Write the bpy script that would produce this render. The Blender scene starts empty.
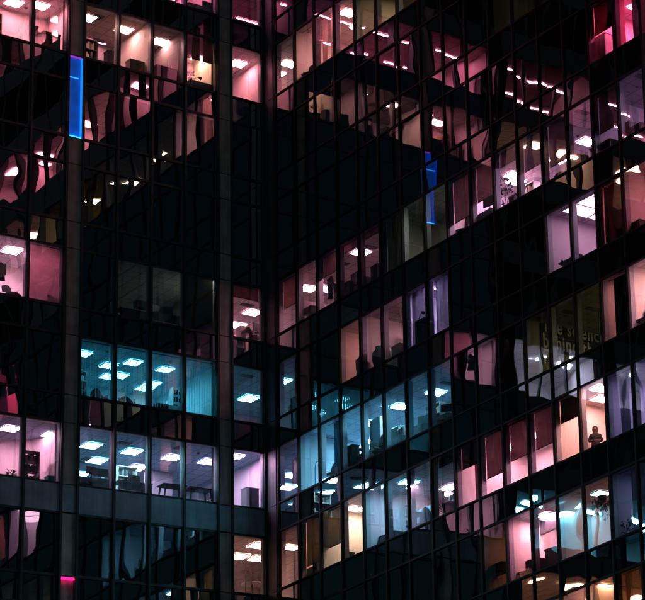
import bpy, bmesh, math, random
from mathutils import Vector, Matrix, Euler
random.seed(7)
S = bpy.context.scene
COL = S.collection
R = math.radians
PI = math.pi

# ------------------------------------------------------------------ camera
ROT = Matrix(((0.6165407256145842, -0.14636623804677484, -0.7735983828955931),
              (-0.7764926642695581, -0.2754546246417277, -0.5667308815470076),
              (-0.13014098506698532, 0.9501061383464058, -0.2834813042905563)))
CAM = Vector((-52.567205358, -94.181628379, 1.6))
ZB = 12.451890423547228 + 38.98302744830192 + 1.6     # sill height of storey 0
F_PX, PPX, PPY = 2418.538, 1318.2856, 444.6130        # calibrated on the 645 x 600 photograph
H, HW = 3.8, 2.6                                      # storey height, glazed height
BR, LR0 = 1.615274, 1.091441                          # bay width and first mullion, right wing
BL = 1.459905                                         # bay width, left wing

cam = bpy.data.cameras.new('camera')
cam.sensor_fit = 'HORIZONTAL'; cam.sensor_width = 36.0
cam.lens = F_PX / 645 * 36
cam.shift_x = (322.5 - PPX) / 645
cam.shift_y = (PPY - 300.0) / 645
cam.clip_start = 0.5; cam.clip_end = 2000
co = bpy.data.objects.new('camera', cam); COL.objects.link(co)
M4 = ROT.to_4x4(); M4.translation = CAM
co.matrix_world = M4
S.camera = co

def ray(px, py):
    return (ROT @ Vector(((px - PPX) / F_PX, -(py - PPY) / F_PX, -1))).normalized()
def hit(px, py, axis, val):
    w = ray(px, py); t = (val - CAM[axis]) / w[axis]
    return CAM + w * t
def zs(k): return ZB - H * k            # sill (= floor) of storey k
def ceil_pt(px, py, k): return hit(px, py, 2, zs(k) + HW + 0.06)
def in_room(w, px, py, d):              # point d behind the glass of a wing
    return hit(px, py, 1 if w == 'L' else 0, d)
def W(w, u, d, z):                      # wing coordinates -> world
    return Vector((-u, d, z)) if w == 'L' else Vector((d, -u, z))
ROTZ = {'L': 0.0, 'R': -PI / 2}         # local x along the glass, local y into the room

# ------------------------------------------------------------------ materials
MATS = {}
def nt(name):
    m = bpy.data.materials.new(name); m.use_nodes = True
    n = m.node_tree.nodes; n.clear()
    out = n.new('ShaderNodeOutputMaterial')
    return m, n, m.node_tree.links, out
def mat(name, rgb, rough=.6, metal=0., noise=.25, scale=3., spec=.3):
    key = (name, rgb)
    if key in MATS: return MATS[key]
    m, n, l, out = nt(name)
    b = n.new('ShaderNodeBsdfPrincipled')
    t = n.new('ShaderNodeTexNoise'); t.inputs['Scale'].default_value = scale; t.inputs['Detail'].default_value = 5
    g = n.new('ShaderNodeNewGeometry')
    l.new(g.outputs['Position'], t.inputs['Vector'])
    r = n.new('ShaderNodeMapRange'); r.inputs['From Min'].default_value = .3; r.inputs['From Max'].default_value = .7
    r.inputs['To Min'].default_value = 1 - noise; r.inputs['To Max'].default_value = 1 + noise
    l.new(t.outputs['Fac'], r.inputs['Value'])
    mx = n.new('ShaderNodeVectorMath'); mx.operation = 'SCALE'; mx.inputs[0].default_value = rgb
    l.new(r.outputs['Result'], mx.inputs['Scale'])
    l.new(mx.outputs['Vector'], b.inputs['Base Color'])
    b.inputs['Roughness'].default_value = rough; b.inputs['Metallic'].default_value = metal
    b.inputs['Specular IOR Level'].default_value = spec
    l.new(b.outputs['BSDF'], out.inputs['Surface'])
    MATS[key] = m; return m
def streaky(m, amt):
    n = m.node_tree.nodes; l = m.node_tree.links
    g = n.new('ShaderNodeNewGeometry'); mp = n.new('ShaderNodeMapping'); mp.inputs['Scale'].default_value = (9., 9., .35)
    t = n.new('ShaderNodeTexNoise'); t.inputs['Scale'].default_value = 1.; t.inputs['Detail'].default_value = 6
    l.new(g.outputs['Position'], mp.inputs['Vector']); l.new(mp.outputs['Vector'], t.inputs['Vector'])
    r = n.new('ShaderNodeMapRange'); r.inputs['From Min'].default_value = .35; r.inputs['From Max'].default_value = .65
    r.inputs['To Min'].default_value = 1 - amt; r.inputs['To Max'].default_value = 1 + amt*.5
    l.new(t.outputs['Fac'], r.inputs['Value'])
    b = n['Principled BSDF']; src = b.inputs['Base Color'].links[0].from_socket
    v = n.new('ShaderNodeVectorMath'); v.operation = 'SCALE'
    l.new(src, v.inputs[0]); l.new(r.outputs['Result'], v.inputs['Scale']); l.new(v.outputs['Vector'], b.inputs['Base Color'])
def emit(name, rgb, strength):
    key = (name, rgb, strength)
    if key in MATS: return MATS[key]
    m, n, l, out = nt(name)
    e = n.new('ShaderNodeEmission'); e.inputs['Color'].default_value = (*rgb, 1); e.inputs['Strength'].default_value = strength
    l.new(e.outputs['Emission'], out.inputs['Surface'])
    MATS[key] = m; return m
def ripple(n, l, seed):
    """gentle roller-wave distortion of tempered glass, different in each pane"""
    tc = n.new('ShaderNodeTexCoord'); oi = n.new('ShaderNodeObjectInfo')
    mp = n.new('ShaderNodeMapping'); mp.inputs['Scale'].default_value = (1.0, 1.0, .62)
    l.new(tc.outputs['Object'], mp.inputs['Vector'])
    t = n.new('ShaderNodeTexNoise'); t.noise_dimensions = '4D'
    t.inputs['Scale'].default_value = .62; t.inputs['Detail'].default_value = 1.1; t.inputs['Roughness'].default_value = .36
    ml = n.new('ShaderNodeMath'); ml.operation = 'MULTIPLY'; ml.inputs[1].default_value = 37.0 + seed
    l.new(oi.outputs['Random'], ml.inputs[0]); l.new(ml.outputs[0], t.inputs['W'])
    l.new(mp.outputs['Vector'], t.inputs['Vector'])
    b = n.new('ShaderNodeBump'); b.inputs['Strength'].default_value = 1.0; b.inputs['Distance'].default_value = .018
    am = n.new('ShaderNodeMath'); am.operation = 'MULTIPLY'; am.inputs[1].default_value = 7.31
    fr_ = n.new('ShaderNodeMath'); fr_.operation = 'FRACT'
    l.new(oi.outputs['Random'], am.inputs[0]); l.new(am.outputs[0], fr_.inputs[0])
    mr = n.new('ShaderNodeMapRange'); mr.inputs['To Min'].default_value = .25; mr.inputs['To Max'].default_value = 1.25
    l.new(fr_.outputs[0], mr.inputs['Value'])
    hm = n.new('ShaderNodeMath'); hm.operation = 'MULTIPLY'
    l.new(t.outputs['Fac'], hm.inputs[0]); l.new(mr.outputs['Result'], hm.inputs[1]); l.new(hm.outputs[0], b.inputs['Height'])
    return b
def make_glass():
    m, n, l, out = nt('coated_glass')
    b = ripple(n, l, 0)
    gl = n.new('ShaderNodeBsdfGlossy'); gl.inputs['Roughness'].default_value = .0
    gl.inputs['Color'].default_value = (.95, .97, 1, 1)
    tr = n.new('ShaderNodeBsdfTransparent'); tr.inputs['Color'].default_value = (.9, .93, .95, 1)
    fr = n.new('ShaderNodeFresnel'); fr.inputs['IOR'].default_value = 3.6
    mx = n.new('ShaderNodeMixShader')
    l.new(b.outputs['Normal'], gl.inputs['Normal'])
    l.new(fr.outputs['Fac'], mx.inputs['Fac']); l.new(tr.outputs[0], mx.inputs[1]); l.new(gl.outputs[0], mx.inputs[2])
    l.new(mx.outputs[0], out.inputs['Surface']); return m
def make_spandrel_glass():
    m, n, l, out = nt('spandrel_glass')
    b = ripple(n, l, 11)
    gl = n.new('ShaderNodeBsdfGlossy'); gl.inputs['Roughness'].default_value = .0
    gl.inputs['Color'].default_value = (.95, .97, 1, 1)
    df = n.new('ShaderNodeBsdfDiffuse'); df.inputs['Color'].default_value = (.012, .02, .024, 1)
    fr = n.new('ShaderNodeFresnel'); fr.inputs['IOR'].default_value = 3.3
    mx = n.new('ShaderNodeMixShader')
    l.new(b.outputs['Normal'], gl.inputs['Normal'])
    l.new(fr.outputs['Fac'], mx.inputs['Fac']); l.new(df.outputs[0], mx.inputs[1]); l.new(gl.outputs[0], mx.inputs[2])
    l.new(mx.outputs[0], out.inputs['Surface']); return m
def fabric(name, rgb, trans=.5, stripe=0.):
    key = ('fab', name, rgb, trans, stripe)
    if key in MATS: return MATS[key]
    m, n, l, out = nt(name)
    d = n.new('ShaderNodeBsdfDiffuse'); t = n.new('ShaderNodeBsdfTranslucent')
    g = n.new('ShaderNodeNewGeometry'); ns = n.new('ShaderNodeTexNoise'); ns.inputs['Scale'].default_value = 2.2; ns.inputs['Detail'].default_value = 6
    l.new(g.outputs['Position'], ns.inputs['Vector'])
    r = n.new('ShaderNodeMapRange'); r.inputs['From Min'].default_value = .3; r.inputs['From Max'].default_value = .7
    r.inputs['To Min'].default_value = .8; r.inputs['To Max'].default_value = 1.15
    l.new(ns.outputs['Fac'], r.inputs['Value'])
    v = n.new('ShaderNodeVectorMath'); v.operation = 'SCALE'; v.inputs[0].default_value = rgb
    l.new(r.outputs['Result'], v.inputs['Scale'])
    l.new(v.outputs['Vector'], d.inputs['Color']); l.new(v.outputs['Vector'], t.inputs['Color'])
    mx = n.new('ShaderNodeMixShader'); mx.inputs['Fac'].default_value = trans
    l.new(d.outputs[0], mx.inputs[1]); l.new(t.outputs[0], mx.inputs[2])
    l.new(mx.outputs[0], out.inputs['Surface']); MATS[key] = m; return m
def ceiling_mat(rgb):
    key = ('ceil', rgb)
    if key in MATS: return MATS[key]
    m, n, l, out = nt('ceiling_tile')
    b = n.new('ShaderNodeBsdfDiffuse'); g = n.new('ShaderNodeNewGeometry')
    t = n.new('ShaderNodeTexBrick'); t.offset = 0.; t.inputs['Scale'].default_value = 1.
    t.inputs['Brick Width'].default_value = .6; t.inputs['Row Height'].default_value = .6; t.inputs['Mortar Size'].default_value = .018
    t.inputs['Color1'].default_value = (*rgb, 1); t.inputs['Color2'].default_value = (*[c * .86 for c in rgb], 1)
    t.inputs['Mortar'].default_value = (*[c * .45 for c in rgb], 1)
    l.new(g.outputs['Position'], t.inputs['Vector']); l.new(t.outputs['Color'], b.inputs['Color'])
    l.new(b.outputs[0], out.inputs['Surface']); MATS[key] = m; return m

GLASS = make_glass(); SPAN = make_spandrel_glass()
FRAME = mat('dark_anodised_metal', (.026, .046, .052), .5, .1, .3, 2.)
FRAME_R = mat('black_anodised_metal', (.010, .012, .014), .6, .0, .3, 2., .15)
JAMB = mat('pale_reveal_metal', (.30, .33, .40), .5, .0, .12, 2.)
CLAD = mat('grey_cladding_panel', (.34, .35, .33), .55, .0, .35, 1.1)
BAND = mat('blue_grey_band_panel', (.20, .31, .38), .55, .1, .35, .9)
streaky(CLAD, .22); streaky(BAND, .14)
STRIP = mat('brushed_corner_metal', (.075, .075, .095), .45, .3, .2, 2.)
SLAB = mat('dark_slab_concrete', (.03, .03, .03), .9)
CARPET = mat('dark_carpet', (.09, .09, .1), .95, 0, .3, 8)
BLK = mat('black_plastic', (.018, .018, .02), .5)
DARK = mat('dark_grey_fabric', (.035, .035, .04), .8)
GREY = mat('grey_laminate', (.16, .17, .18), .5)
WHITE = mat('white_laminate', (.62, .62, .62), .5)
WOOD = mat('brown_wood', (.16, .09, .05), .5)
CARD = mat('brown_cardboard', (.25, .17, .1), .8)
LEAF = mat('dark_green_leaf', (.03, .06, .025), .6, 0, .5, 14)
STEEL = mat('dull_steel', (.3, .3, .32), .35, .8)

# ------------------------------------------------------------------ mesh helper
class MB:
    def __init__(s): s.v = []; s.f = []; s.m = []; s.sm = []
    def quad(s, a, b, c, d, m=0):
        i = len(s.v); s.v += [tuple(a), tuple(b), tuple(c), tuple(d)]; s.f.append((i, i+1, i+2, i+3)); s.m.append(m); s.sm.append(False); return s
    def box(s, x0, x1, y0, y1, z0, z1, m=0):
        i = len(s.v)
        s.v += [(x0,y0,z0),(x1,y0,z0),(x1,y1,z0),(x0,y1,z0),(x0,y0,z1),(x1,y0,z1),(x1,y1,z1),(x0,y1,z1)]
        for f in ((0,3,2,1),(4,5,6,7),(0,1,5,4),(1,2,6,5),(2,3,7,6),(3,0,4,7)):
            s.f.append(tuple(i+q for q in f)); s.m.append(m); s.sm.append(False)
        return s
    def tube(s, a, b, r0, r1=None, n=10, m=0, caps=True):
        r1 = r0 if r1 is None else r1
        a = Vector(a); b = Vector(b); d = (b - a).normalized()
        p = d.orthogonal().normalized(); q = d.cross(p); i = len(s.v)
        for c, r in ((a, r0), (b, r1)):
            for j in range(n):
                t = 2*PI*j/n; s.v.append(tuple(c + p*math.cos(t)*r + q*math.sin(t)*r))
        for j in range(n):
            k = (j+1) % n; s.f.append((i+j, i+k, i+n+k, i+n+j)); s.m.append(m); s.sm.append(True)
        if caps:
            s.f.append(tuple(i+j for j in reversed(range(n)))); s.m.append(m); s.sm.append(False)
            s.f.append(tuple(i+n+j for j in range(n))); s.m.append(m); s.sm.append(False)
        return s
    def path(s, pts, r, n=8, m=0):
        for a, b in zip(pts, pts[1:]): s.tube(a, b, r, r, n, m)
        return s
    def lathe(s, prof, cx=0, cy=0, n=16, m=0, sx=1, sy=1):
        i = len(s.v)
        for r, z in prof:
            for j in range(n):
                t = 2*PI*j/n; s.v.append((cx + r*sx*math.cos(t), cy + r*sy*math.sin(t), z))
        for a in range(len(prof)-1):
            for j in range(n):
                k = (j+1) % n; s.f.append((i+a*n+j, i+a*n+k, i+(a+1)*n+k, i+(a+1)*n+j)); s.m.append(m); s.sm.append(True)
        return s
    def slab(s, fn, nu, nv, th, m=0):
        """thick sheet: fn(u,v)->(point), offset th along local y"""
        for o in (0, th):
            i = len(s.v)
            for a in range(nu+1):
                for b in range(nv+1):
                    p = fn(a/nu, b/nv); s.v.append((p[0], p[1]+o, p[2]))
            for a in range(nu):
                for b in range(nv):
                    q = (i+a*(nv+1)+b, i+(a+1)*(nv+1)+b, i+(a+1)*(nv+1)+b+1, i+a*(nv+1)+b+1)
                    s.f.append(q if o else q[::-1]); s.m.append(m); s.sm.append(True)
        return s
    def mesh(s, name, mats):
        me = bpy.data.meshes.new(name); me.from_pydata(s.v, [], s.f)
        for x in (mats if isinstance(mats, (list, tuple)) else [mats]): me.materials.append(x)
        me.polygons.foreach_set('material_index', s.m); me.polygons.foreach_set('use_smooth', s.sm)
        me.update(); return me
    def build(s, name, mats, parent=None, loc=(0,0,0), rz=0):
        return link(name, s.mesh(name, mats), parent, loc, rz)
def link(name, data, parent=None, loc=(0,0,0), rz=0):
    o = bpy.data.objects.new(name, data); COL.objects.link(o)
    if parent: o.parent = parent
    o.location = loc; o.rotation_euler = (0, 0, rz); return o
def tag(o, label=None, cat=None, group=None, kind=None):
    if label: o['label'] = label
    if cat: o['category'] = cat
    if group: o['group'] = group
    if kind: o['kind'] = kind
    return o
def thing(name, label, cat, loc=(0,0,0), rz=0, group=None):
    o = link(name, None, None, loc, rz); o.empty_display_size = .3
    return tag(o, label, cat, group)

ORD = ['zeroth','first','second','third','fourth','fifth','sixth','seventh','eighth','ninth','tenth','eleventh','twelfth','thirteenth','fourteenth','fifteenth','sixteenth','seventeenth','eighteenth','nineteenth']
def storey(k): return ORD[k + 2] + ' storey'
KMIN, KMAX = -6, 8

# ------------------------------------------------------------------ the two wings
WL = thing('office_wing', 'dark glass office wing left of the corner, with wide grey pillars and a solid band', 'building', (0, 0, zs(KMAX + 1)))
WR = thing('office_wing', 'dark glass office wing right of the corner, receding steeply with closely spaced mullions', 'building', (0, 0, zs(KMAX + 1)))
ROOT = {'L': WL, 'R': WR}
def wpart(name, mb_or_mesh, mats, w, pos, rz=None, parent=None):
    """a part of a wing given in world coordinates"""
    me = mb_or_mesh.mesh(name, mats) if isinstance(mb_or_mesh, MB) else mb_or_mesh
    par = parent or ROOT[w]
    base = ROOT[w].location if parent is None else Vector((0,0,0))
    return link(name, me, par, Vector(pos) - base if parent is None else pos, ROTZ[w] if rz is None else rz)

def window_mesh(bw):
    m = MB(); fw = .065
    m.box(0, fw, -.05, .05, 0, HW); m.box(bw-fw, bw, -.05, .05, 0, HW)
    m.box(fw, bw-fw, -.05, .05, 0, fw); m.box(fw, bw-fw, -.05, .05, HW-fw, HW)
    m.box(.0, .04, .052, .26, .0, HW, 1); m.box(bw-.04, bw, .052, .26, .0, HW, 1)
    m.box(.04, bw-.04, .052, .26, HW-.03, HW, 1)
    return m.mesh('window', [FRAME if bw < 1.5 else FRAME_R, JAMB])
def pane_mesh(bw, h, name, mt):
    m = MB(); a = .045
    m.quad((a, 0, a), (bw-a, 0, a), (bw-a, 0, h-a), (a, 0, h-a)); return m.mesh(name, mt)
def spandrel_mesh(bw, h):
    m = MB()
    y = -.05 if bw < 1.5 else -.012
    m.box(0, bw, y, .1, 0, .045); m.box(0, bw, y, .1, h-.045, h); m.box(.0, bw, .03, .1, .045, h-.045)
    return m.mesh('spandrel', FRAME if bw < 1.5 else FRAME_R)
HS = H - HW
SETS = {}
for w, bw in (('L', BL), ('R', BR)):
    SETS[w] = (window_mesh(bw), pane_mesh(bw, HW, 'pane', GLASS), spandrel_mesh(bw, HS), pane_mesh(bw, HS, 'spandrel_pane', SPAN))
rnd = random.Random(3)
def bay(w, u0, bw, k, glazed=True, solid_above=False):
    """one bay: window at storey k and the spandrel over it; u0 = the side nearer the corner"""
    z = zs(k)
    x0 = W(w, u0 + bw, 0, z) if w == 'L' else W(w, u0, 0, z)      # local +x: L -> towards the corner, R -> away from it
    o = wpart('window', SETS[w][0], None, w, x0)
    p = link('pane', SETS[w][1], o, (0, rnd.uniform(-.004, .004), 0))
    p.rotation_euler = (rnd.gauss(0, .0042), 0, rnd.gauss(0, .0042))
    x1 = x0 + Vector((0, 0, HW))
    if not solid_above:
        s = wpart('spandrel', SETS[w][2], None, w, x1)
        q = link('spandrel_pane', SETS[w][3], s, (0, 0, 0)); q.rotation_euler = (rnd.gauss(0, .004), 0, rnd.gauss(0, .004))
    return o

LBAYS = {'g': .04, 'f': 2.107, 'e': 3.567, 'd': 5.027, 'c': 6.487, 'b': 8.60, 'a': 10.06}
LCOLS = [(1.50, 2.107), (7.947, 8.60)]
RBAYS = {j: LR0 + BR * j for j in range(16)}
RVIS = {-1: range(0, 2), 0: range(0, 8), 1: range(0, 13), 2: range(0, 16), 3: range(0, 16), 4: range(0, 16), 5: range(0, 16), 6: range(0, 16), 7: range(0, 16), 8: range(7, 16)}
for k in range(-1, 8):
    for n, u in LBAYS.items():
        if k == -1 and n in 'abcd': continue
        bay('L', u, BL, k, solid_above=(k == 6))
for k, js in RVIS.items():
    for j in js: bay('R', RBAYS[j], BR, k)

# glazing of both wings outside the picture (seen only in reflections): frames without panes, one part per wing
def far_frames(w, bw, us, ks_of):
    m = MB()
    for u in us:
        for k in ks_of(u):
            z = zs(k)
            def bx(a, b, c, d, e, f):
                p = W(w, u + a, c, z + e); q = W(w, u + b, d, z + f)
                m.box(min(p.x, q.x), max(p.x, q.x), min(p.y, q.y), max(p.y, q.y), p.z, q.z)
            bx(0, .09, -.05, .2, 0, HW); bx(bw-.09, bw, -.05, .2, 0, HW)
            bx(0, bw, -.05, .1, HW, H)
    o = wpart('upper_window', m, FRAME, w, (0, 0, 0), rz=0); tag(o, kind='stuff'); return o
def lk(u):
    vis = u < 11
    return [k for k in range(KMIN, KMAX + 1) if not (vis and -1 <= k < 8) or (k == -1 and 5 < u < 11)]
far_frames('L', BL, [.04, 2.107, 3.567, 5.027, 6.487, 8.6, 10.06] + [12.16 + BL*i for i in range(4)] + [18.65 + BL*i for i in range(4)], lk)
inv = {round(v, 3): j for j, v in RBAYS.items()}
def rk(u):
    j = inv.get(round(u, 3))
    return [k for k in range(KMIN, KMAX + 1) if j is None or j not in RVIS.get(k, ())]
far_frames('R', BR, list(RBAYS.values()) + [LR0 + BR*j for j in range(16, 20)], rk)

# vertical mullion caps, one continuous dark fin per line
def fin(w, u, wd=.09, dp=.13):
    m = MB(); h0, h1 = zs(KMAX + 1), zs(KMIN) + H
    m.box(-wd/2, wd/2, -dp, -.052, 0, h1 - h0)
    wpart('mullion', m, FRAME if w == 'L' else FRAME_R, w, W(w, u, 0, h0))
for u in (.04, 1.50, 2.107, 3.567, 5.027, 6.487, 7.947, 8.60, 10.06, 11.52): fin('L', u)
for j in range(0, 17): fin('R', LR0 + BR*j, .085, .058)

# grey pillars of the left wing, a cladding panel per joint
def clad(u0, u1, z0, z1, dep=-.03, name='cladding_panel'):
    m = MB(); g = .018
    m.box(g, u1-u0-g, dep, .12, g, z1-z0-g)
    return wpart(name, m, CLAD, 'L', W('L', u1, 0, z0))
for (u0, u1) in LCOLS:
    for k in range(-1, 8):
        z = zs(k)
        if u0 > 5 and k == 1: pass
        else: clad(u0, u1, z, z + HW)
        if not (u0 > 5 and k in (1, 7)) and k != 6: clad(u0, u1, z + HW, z + H)
m = MB()
for (u0, u1) in LCOLS + [(11.52, 12.16), (18.0, 18.65)]:
    m.box(-u1, -u0, .13, .5, zs(KMAX+1), zs(KMIN) + H)
wpart('pillar', m, SLAB, 'L', (0, 0, 0), rz=0)
# backlit blue niche in the pillar (third storey) and the pink one at the bottom edge
def niche(z0, z1, back, lamps, u0=7.947, u1=8.60):
    g = .03; w_ = u1 - u0
    m = MB(); m.box(0, g, -.03, .125, 0, z1-z0); m.box(w_-g, w_, -.03, .125, 0, z1-z0); m.box(g, w_-g, -.03, .125, 0, g); m.box(g, w_-g, -.03, .125, z1-z0-g, z1-z0)
    o = wpart('light_niche', m, FRAME, 'L', W('L', u1, 0, z0))
    b = MB(); b.box(g, w_-g, .105, .125, g, z1-z0-g); b.build('back_panel', back, o)
    for (x0, x1, za, zb, c, st) in lamps:
        b = MB(); b.box(x0, x1, -.005, .09, za, zb); b.build('led_strip', emit('led_strip', c, st), o)
    return o
zn0, zn1 = zs(1), zs(0); hn = zn1 - zn0
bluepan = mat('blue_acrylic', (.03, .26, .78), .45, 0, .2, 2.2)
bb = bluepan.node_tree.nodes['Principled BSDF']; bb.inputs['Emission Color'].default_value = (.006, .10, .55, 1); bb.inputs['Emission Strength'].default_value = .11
o = niche(zn0, zn1, bluepan, [(.62-.04, .62, .05, hn-.05, (.01, .22, .8), .42), (.05, .58, .035, .085, (.01, .32, 1.), 2.0),
                          (.05, .60, hn-.07, hn-.035, (.30, .03, .5), .4), (.04, .055, .1, hn-.1, (.0, .06, .8), .35)])
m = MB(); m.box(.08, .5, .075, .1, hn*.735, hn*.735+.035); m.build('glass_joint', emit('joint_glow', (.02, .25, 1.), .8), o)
zn1 = zs(6); zn0 = zn1 - (H - HW)
niche(zn0, zn1, mat('pale_panel', (.5, .42, .45), .6), [(.03, .62, HS-.12, HS-.04, (1., .01, .16), 1.1)])

# solid panel band below the seventh storey of the left wing
for n, u in list(LBAYS.items()):
    m = MB(); m.box(.012, BL-.012, -.06, .1, .03, HS-.03); m.box(0, BL, -.045, .1, 0, HS, 1)
    wpart('band_panel', m, [BAND, FRAME], 'L', W('L', u+BL, 0, zs(6)+HW))
for (u0, u1) in LCOLS:
    m = MB(); m.box(.012, u1-u0-.012, -.06, .1, .03, HS-.03)
    wpart('band_panel', m, BAND, 'L', W('L', u1, 0, zs(6)+HW))

# corner post: dark panel, polished strip with joints at every sill
zlo, zhi = zs(KMAX + 1), zs(KMIN) + H
m = MB(); m.box(-.02, .5, 0.0, .3, 0, zhi-zlo)
wpart('corner_post', m, FRAME, 'R', W('R', .02, 0, zlo))
for k in range(-1, 9):
    m = MB(); m.box(0, .36, -.04, .04, .02, H-.02)
    wpart('corner_strip', m, STRIP, 'R', W('R', .56, 0, zs(k)))
m = MB(); m.box(0, .54, .05, .3, 0, zhi-zlo)
wpart('corner_backing', m, FRAME, 'R', W('R', .53, 0, zlo))

# slabs and the dark core behind the rooms
for w, u1 in (('L', 25.), ('R', 33.)):
    for k in range(KMIN, KMAX + 1):
        m = MB(); m.box(0, u1 - .1, 0, 8.8, 0, HS - .22)
        wpart('floor_slab', m, SLAB, w, W(w, u1 if w == 'L' else .1, .13, zs(k) + HW + .12))
    m = MB(); m.box(0, u1, 0, .3, 0, zhi - zlo)
    wpart('core_wall', m, SLAB, w, W(w, u1 if w == 'L' else 0, 9.0, zlo))
for k in range(KMIN, KMAX + 1):
    wpart('floor_slab', MB().box(.1, 8.9, .14, 8.9, 0, HS - .22), SLAB, 'L', (0, 0, zs(k) + HW + .12), rz=0)

# ------------------------------------------------------------------ rooms
def room(w, k, foot, wall, ceil=None, opens=(), zc=None):
    """foot: plan polygon in world xy; edges listed in opens are glass"""
    z0, z1 = zs(k) - .02, zs(k) + HW + .07
    m = MB(); n = len(foot)
    for i in range(n):
        if i in opens: continue
        a, b = foot[i], foot[(i+1) % n]
        m.quad((*a, z0), (*b, z0), (*b, z1), (*a, z1), 0)
    i = len(m.v); m.v += [(x, y, z0) for x, y in foot]; m.f.append(tuple(range(i, i+n))); m.m.append(2); m.sm.append(False)
    i = len(m.v); m.v += [(x, y, z1) for x, y in foot]; m.f.append(tuple(range(i, i+n))); m.m.append(1); m.sm.append(False)
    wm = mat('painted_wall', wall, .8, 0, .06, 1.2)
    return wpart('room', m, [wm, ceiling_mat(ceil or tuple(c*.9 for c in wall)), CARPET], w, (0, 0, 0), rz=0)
def rroom(k, u0, u1, dep, wall, ceil=None):      # right wing box room
    a = .06
    return room('R', k, [(a, -u1), (dep, -u1), (dep, -u0), (a, -u0)], wall, ceil, opens=(3,))
def lroom(k, u0, u1, dep, wall, ceil=None):
    a = .06
    return room('L', k, [(-u1, a), (-u0, a), (-u0, dep), (-u1, dep)], wall, ceil, opens=(0,))
def croom(k, ul, ur, dx, dy, wall, ceil=None):   # room round the corner, glass on both wings
    a = .06
    return room('L', k, [(-ul, a), (a, a), (a, -ur), (dx, -ur), (dx, dy), (-ul, dy)], wall, ceil, opens=(0, 1))

PINK = (1., .27, .34); ROSE = (1., .22, .36); MAG = (1., .10, .28); LAV = (.80, .50, .90); TEAL = (.10, .56, .76)
ORNG = (1., .42, .24); OLIV = (1., .86, .45); MIX = (.42, .58, .86); BEIG = (1., .62, .42); LILA = (.9, .42, .72)
W1 = (.72, .68, .66); W2 = (.6, .6, .6); WP = (.78, .52, .56); WO = (.36, .34, .26)

def lamp(px, py, k, color, strength, label, kind='panel', size=(.62, .62), group='ceiling lights in the offices', pos=None, axis=0):
    p = Vector(pos) if pos is not None else ceil_pt(px, py, k)
    z = zs(k) + HW + .058
    sx, sy = size
    label = label.replace(' from left in the ', ' in the ') if len(label.split()) > 16 else label
    o = thing('ceiling_light', label, 'ceiling light', (p.x, p.y, z), axis, group)
    em = emit('lamp_glow', color, strength)
    if kind == 'round':
        MB().lathe([(.0, -.03), (sx*.5, -.03), (sx*.5, .0)], n=18).build('diffuser', em, o)
        MB().lathe([(sx*.5+.003, -.04), (sx*.5+.04, -.04), (sx*.5+.04, .0)], n=18).build('frame', WHITE, o)
        return o
    f = MB(); t = .025
    f.box(-sx/2-t, -sx/2, -sy/2-t, sy/2+t, -.045, .0); f.box(sx/2, sx/2+t, -sy/2-t, sy/2+t, -.045, 0)
    f.box(-sx/2, sx/2, -sy/2-t, -sy/2, -.045, 0); f.box(-sx/2, sx/2, sy/2, sy/2+t, -.045, 0)
    if kind == 'louvre':
        for q in range(1, 4):
            x = -sx/2 + sx*q/4; f.box(x-.018, x+.018, -sy/2, sy/2, -.05, -.03)
            y = -sy/2 + sy*q/4; f.box(-sx/2, sx/2, y-.018, y+.018, -.049, -.031)
    f.build('frame', WHITE, o)
    MB().box(-sx/2+.002, sx/2-.002, -sy/2+.002, sy/2-.002, -.028, -.005).build('diffuser', em, o)
    return o
def lamps(k, pts, color, strength, where, **kw):
    pts = sorted(pts)
    for i, (px, py) in enumerate(pts):
        if len(pts) == 1: lb = 'lone ceiling light in the ' + where
        else: lb = ORD[i+1] + ' ceiling light from left in the ' + where
        lamp(px, py, k, color, strength, lb, **kw)
def vent(px, py, k, label, size=(.55, .3)):
    p = ceil_pt(px, py, k)
    o = thing('ceiling_vent', label, 'vent', (p.x, p.y, zs(k)+HW+.058), 0, 'dark ceiling vents')
    sx, sy = size; m = MB(); m.box(-sx/2, sx/2, -sy/2, sy/2, -.012, 0); m.build('backing', BLK, o)
    m = MB()
    for i in range(6): m.box(-sx/2, sx/2, -sy/2+sy*i/6, -sy/2+sy*i/6+.018, -.03, -.013)
    m.build('slat', GREY, o)
    return o

def rb(j): return LR0 + BR * j
# ---- left wing
# first storey: magenta open office with two rows of tube lamps
lroom(-1, 1.75, 11.6, 5.6, (.70, .52, .54))
for row, y in enumerate((1.75, 4.1)):
    for i in range(6):
        lamp(0, 0, -1, (1., .26, .46), 34., '%s magenta tube lamp from left, %s row, first storey, left wing' % (ORD[i+1], ('window side', 'inner')[row]),
             size=(1.2, .13), pos=(-10.6 + 1.62*i, y, 0), group='magenta tube lamps on the first storey')
croom(-1, 1.7, 2.6, 5.5, 5.5, WP)
for i, (x, y) in enumerate(((-1., 1.75), (-.6, 4.1), (1.6, 1.75), (1.6, 4.1))):
    lamp(0, 0, -1, (1., .26, .46), 20., '%s magenta tube lamp from left in the corner room, first storey' % ORD[i+1], size=(1.15, .1), pos=(x, y, 0), group='magenta tube lamps on the first storey')
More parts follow.
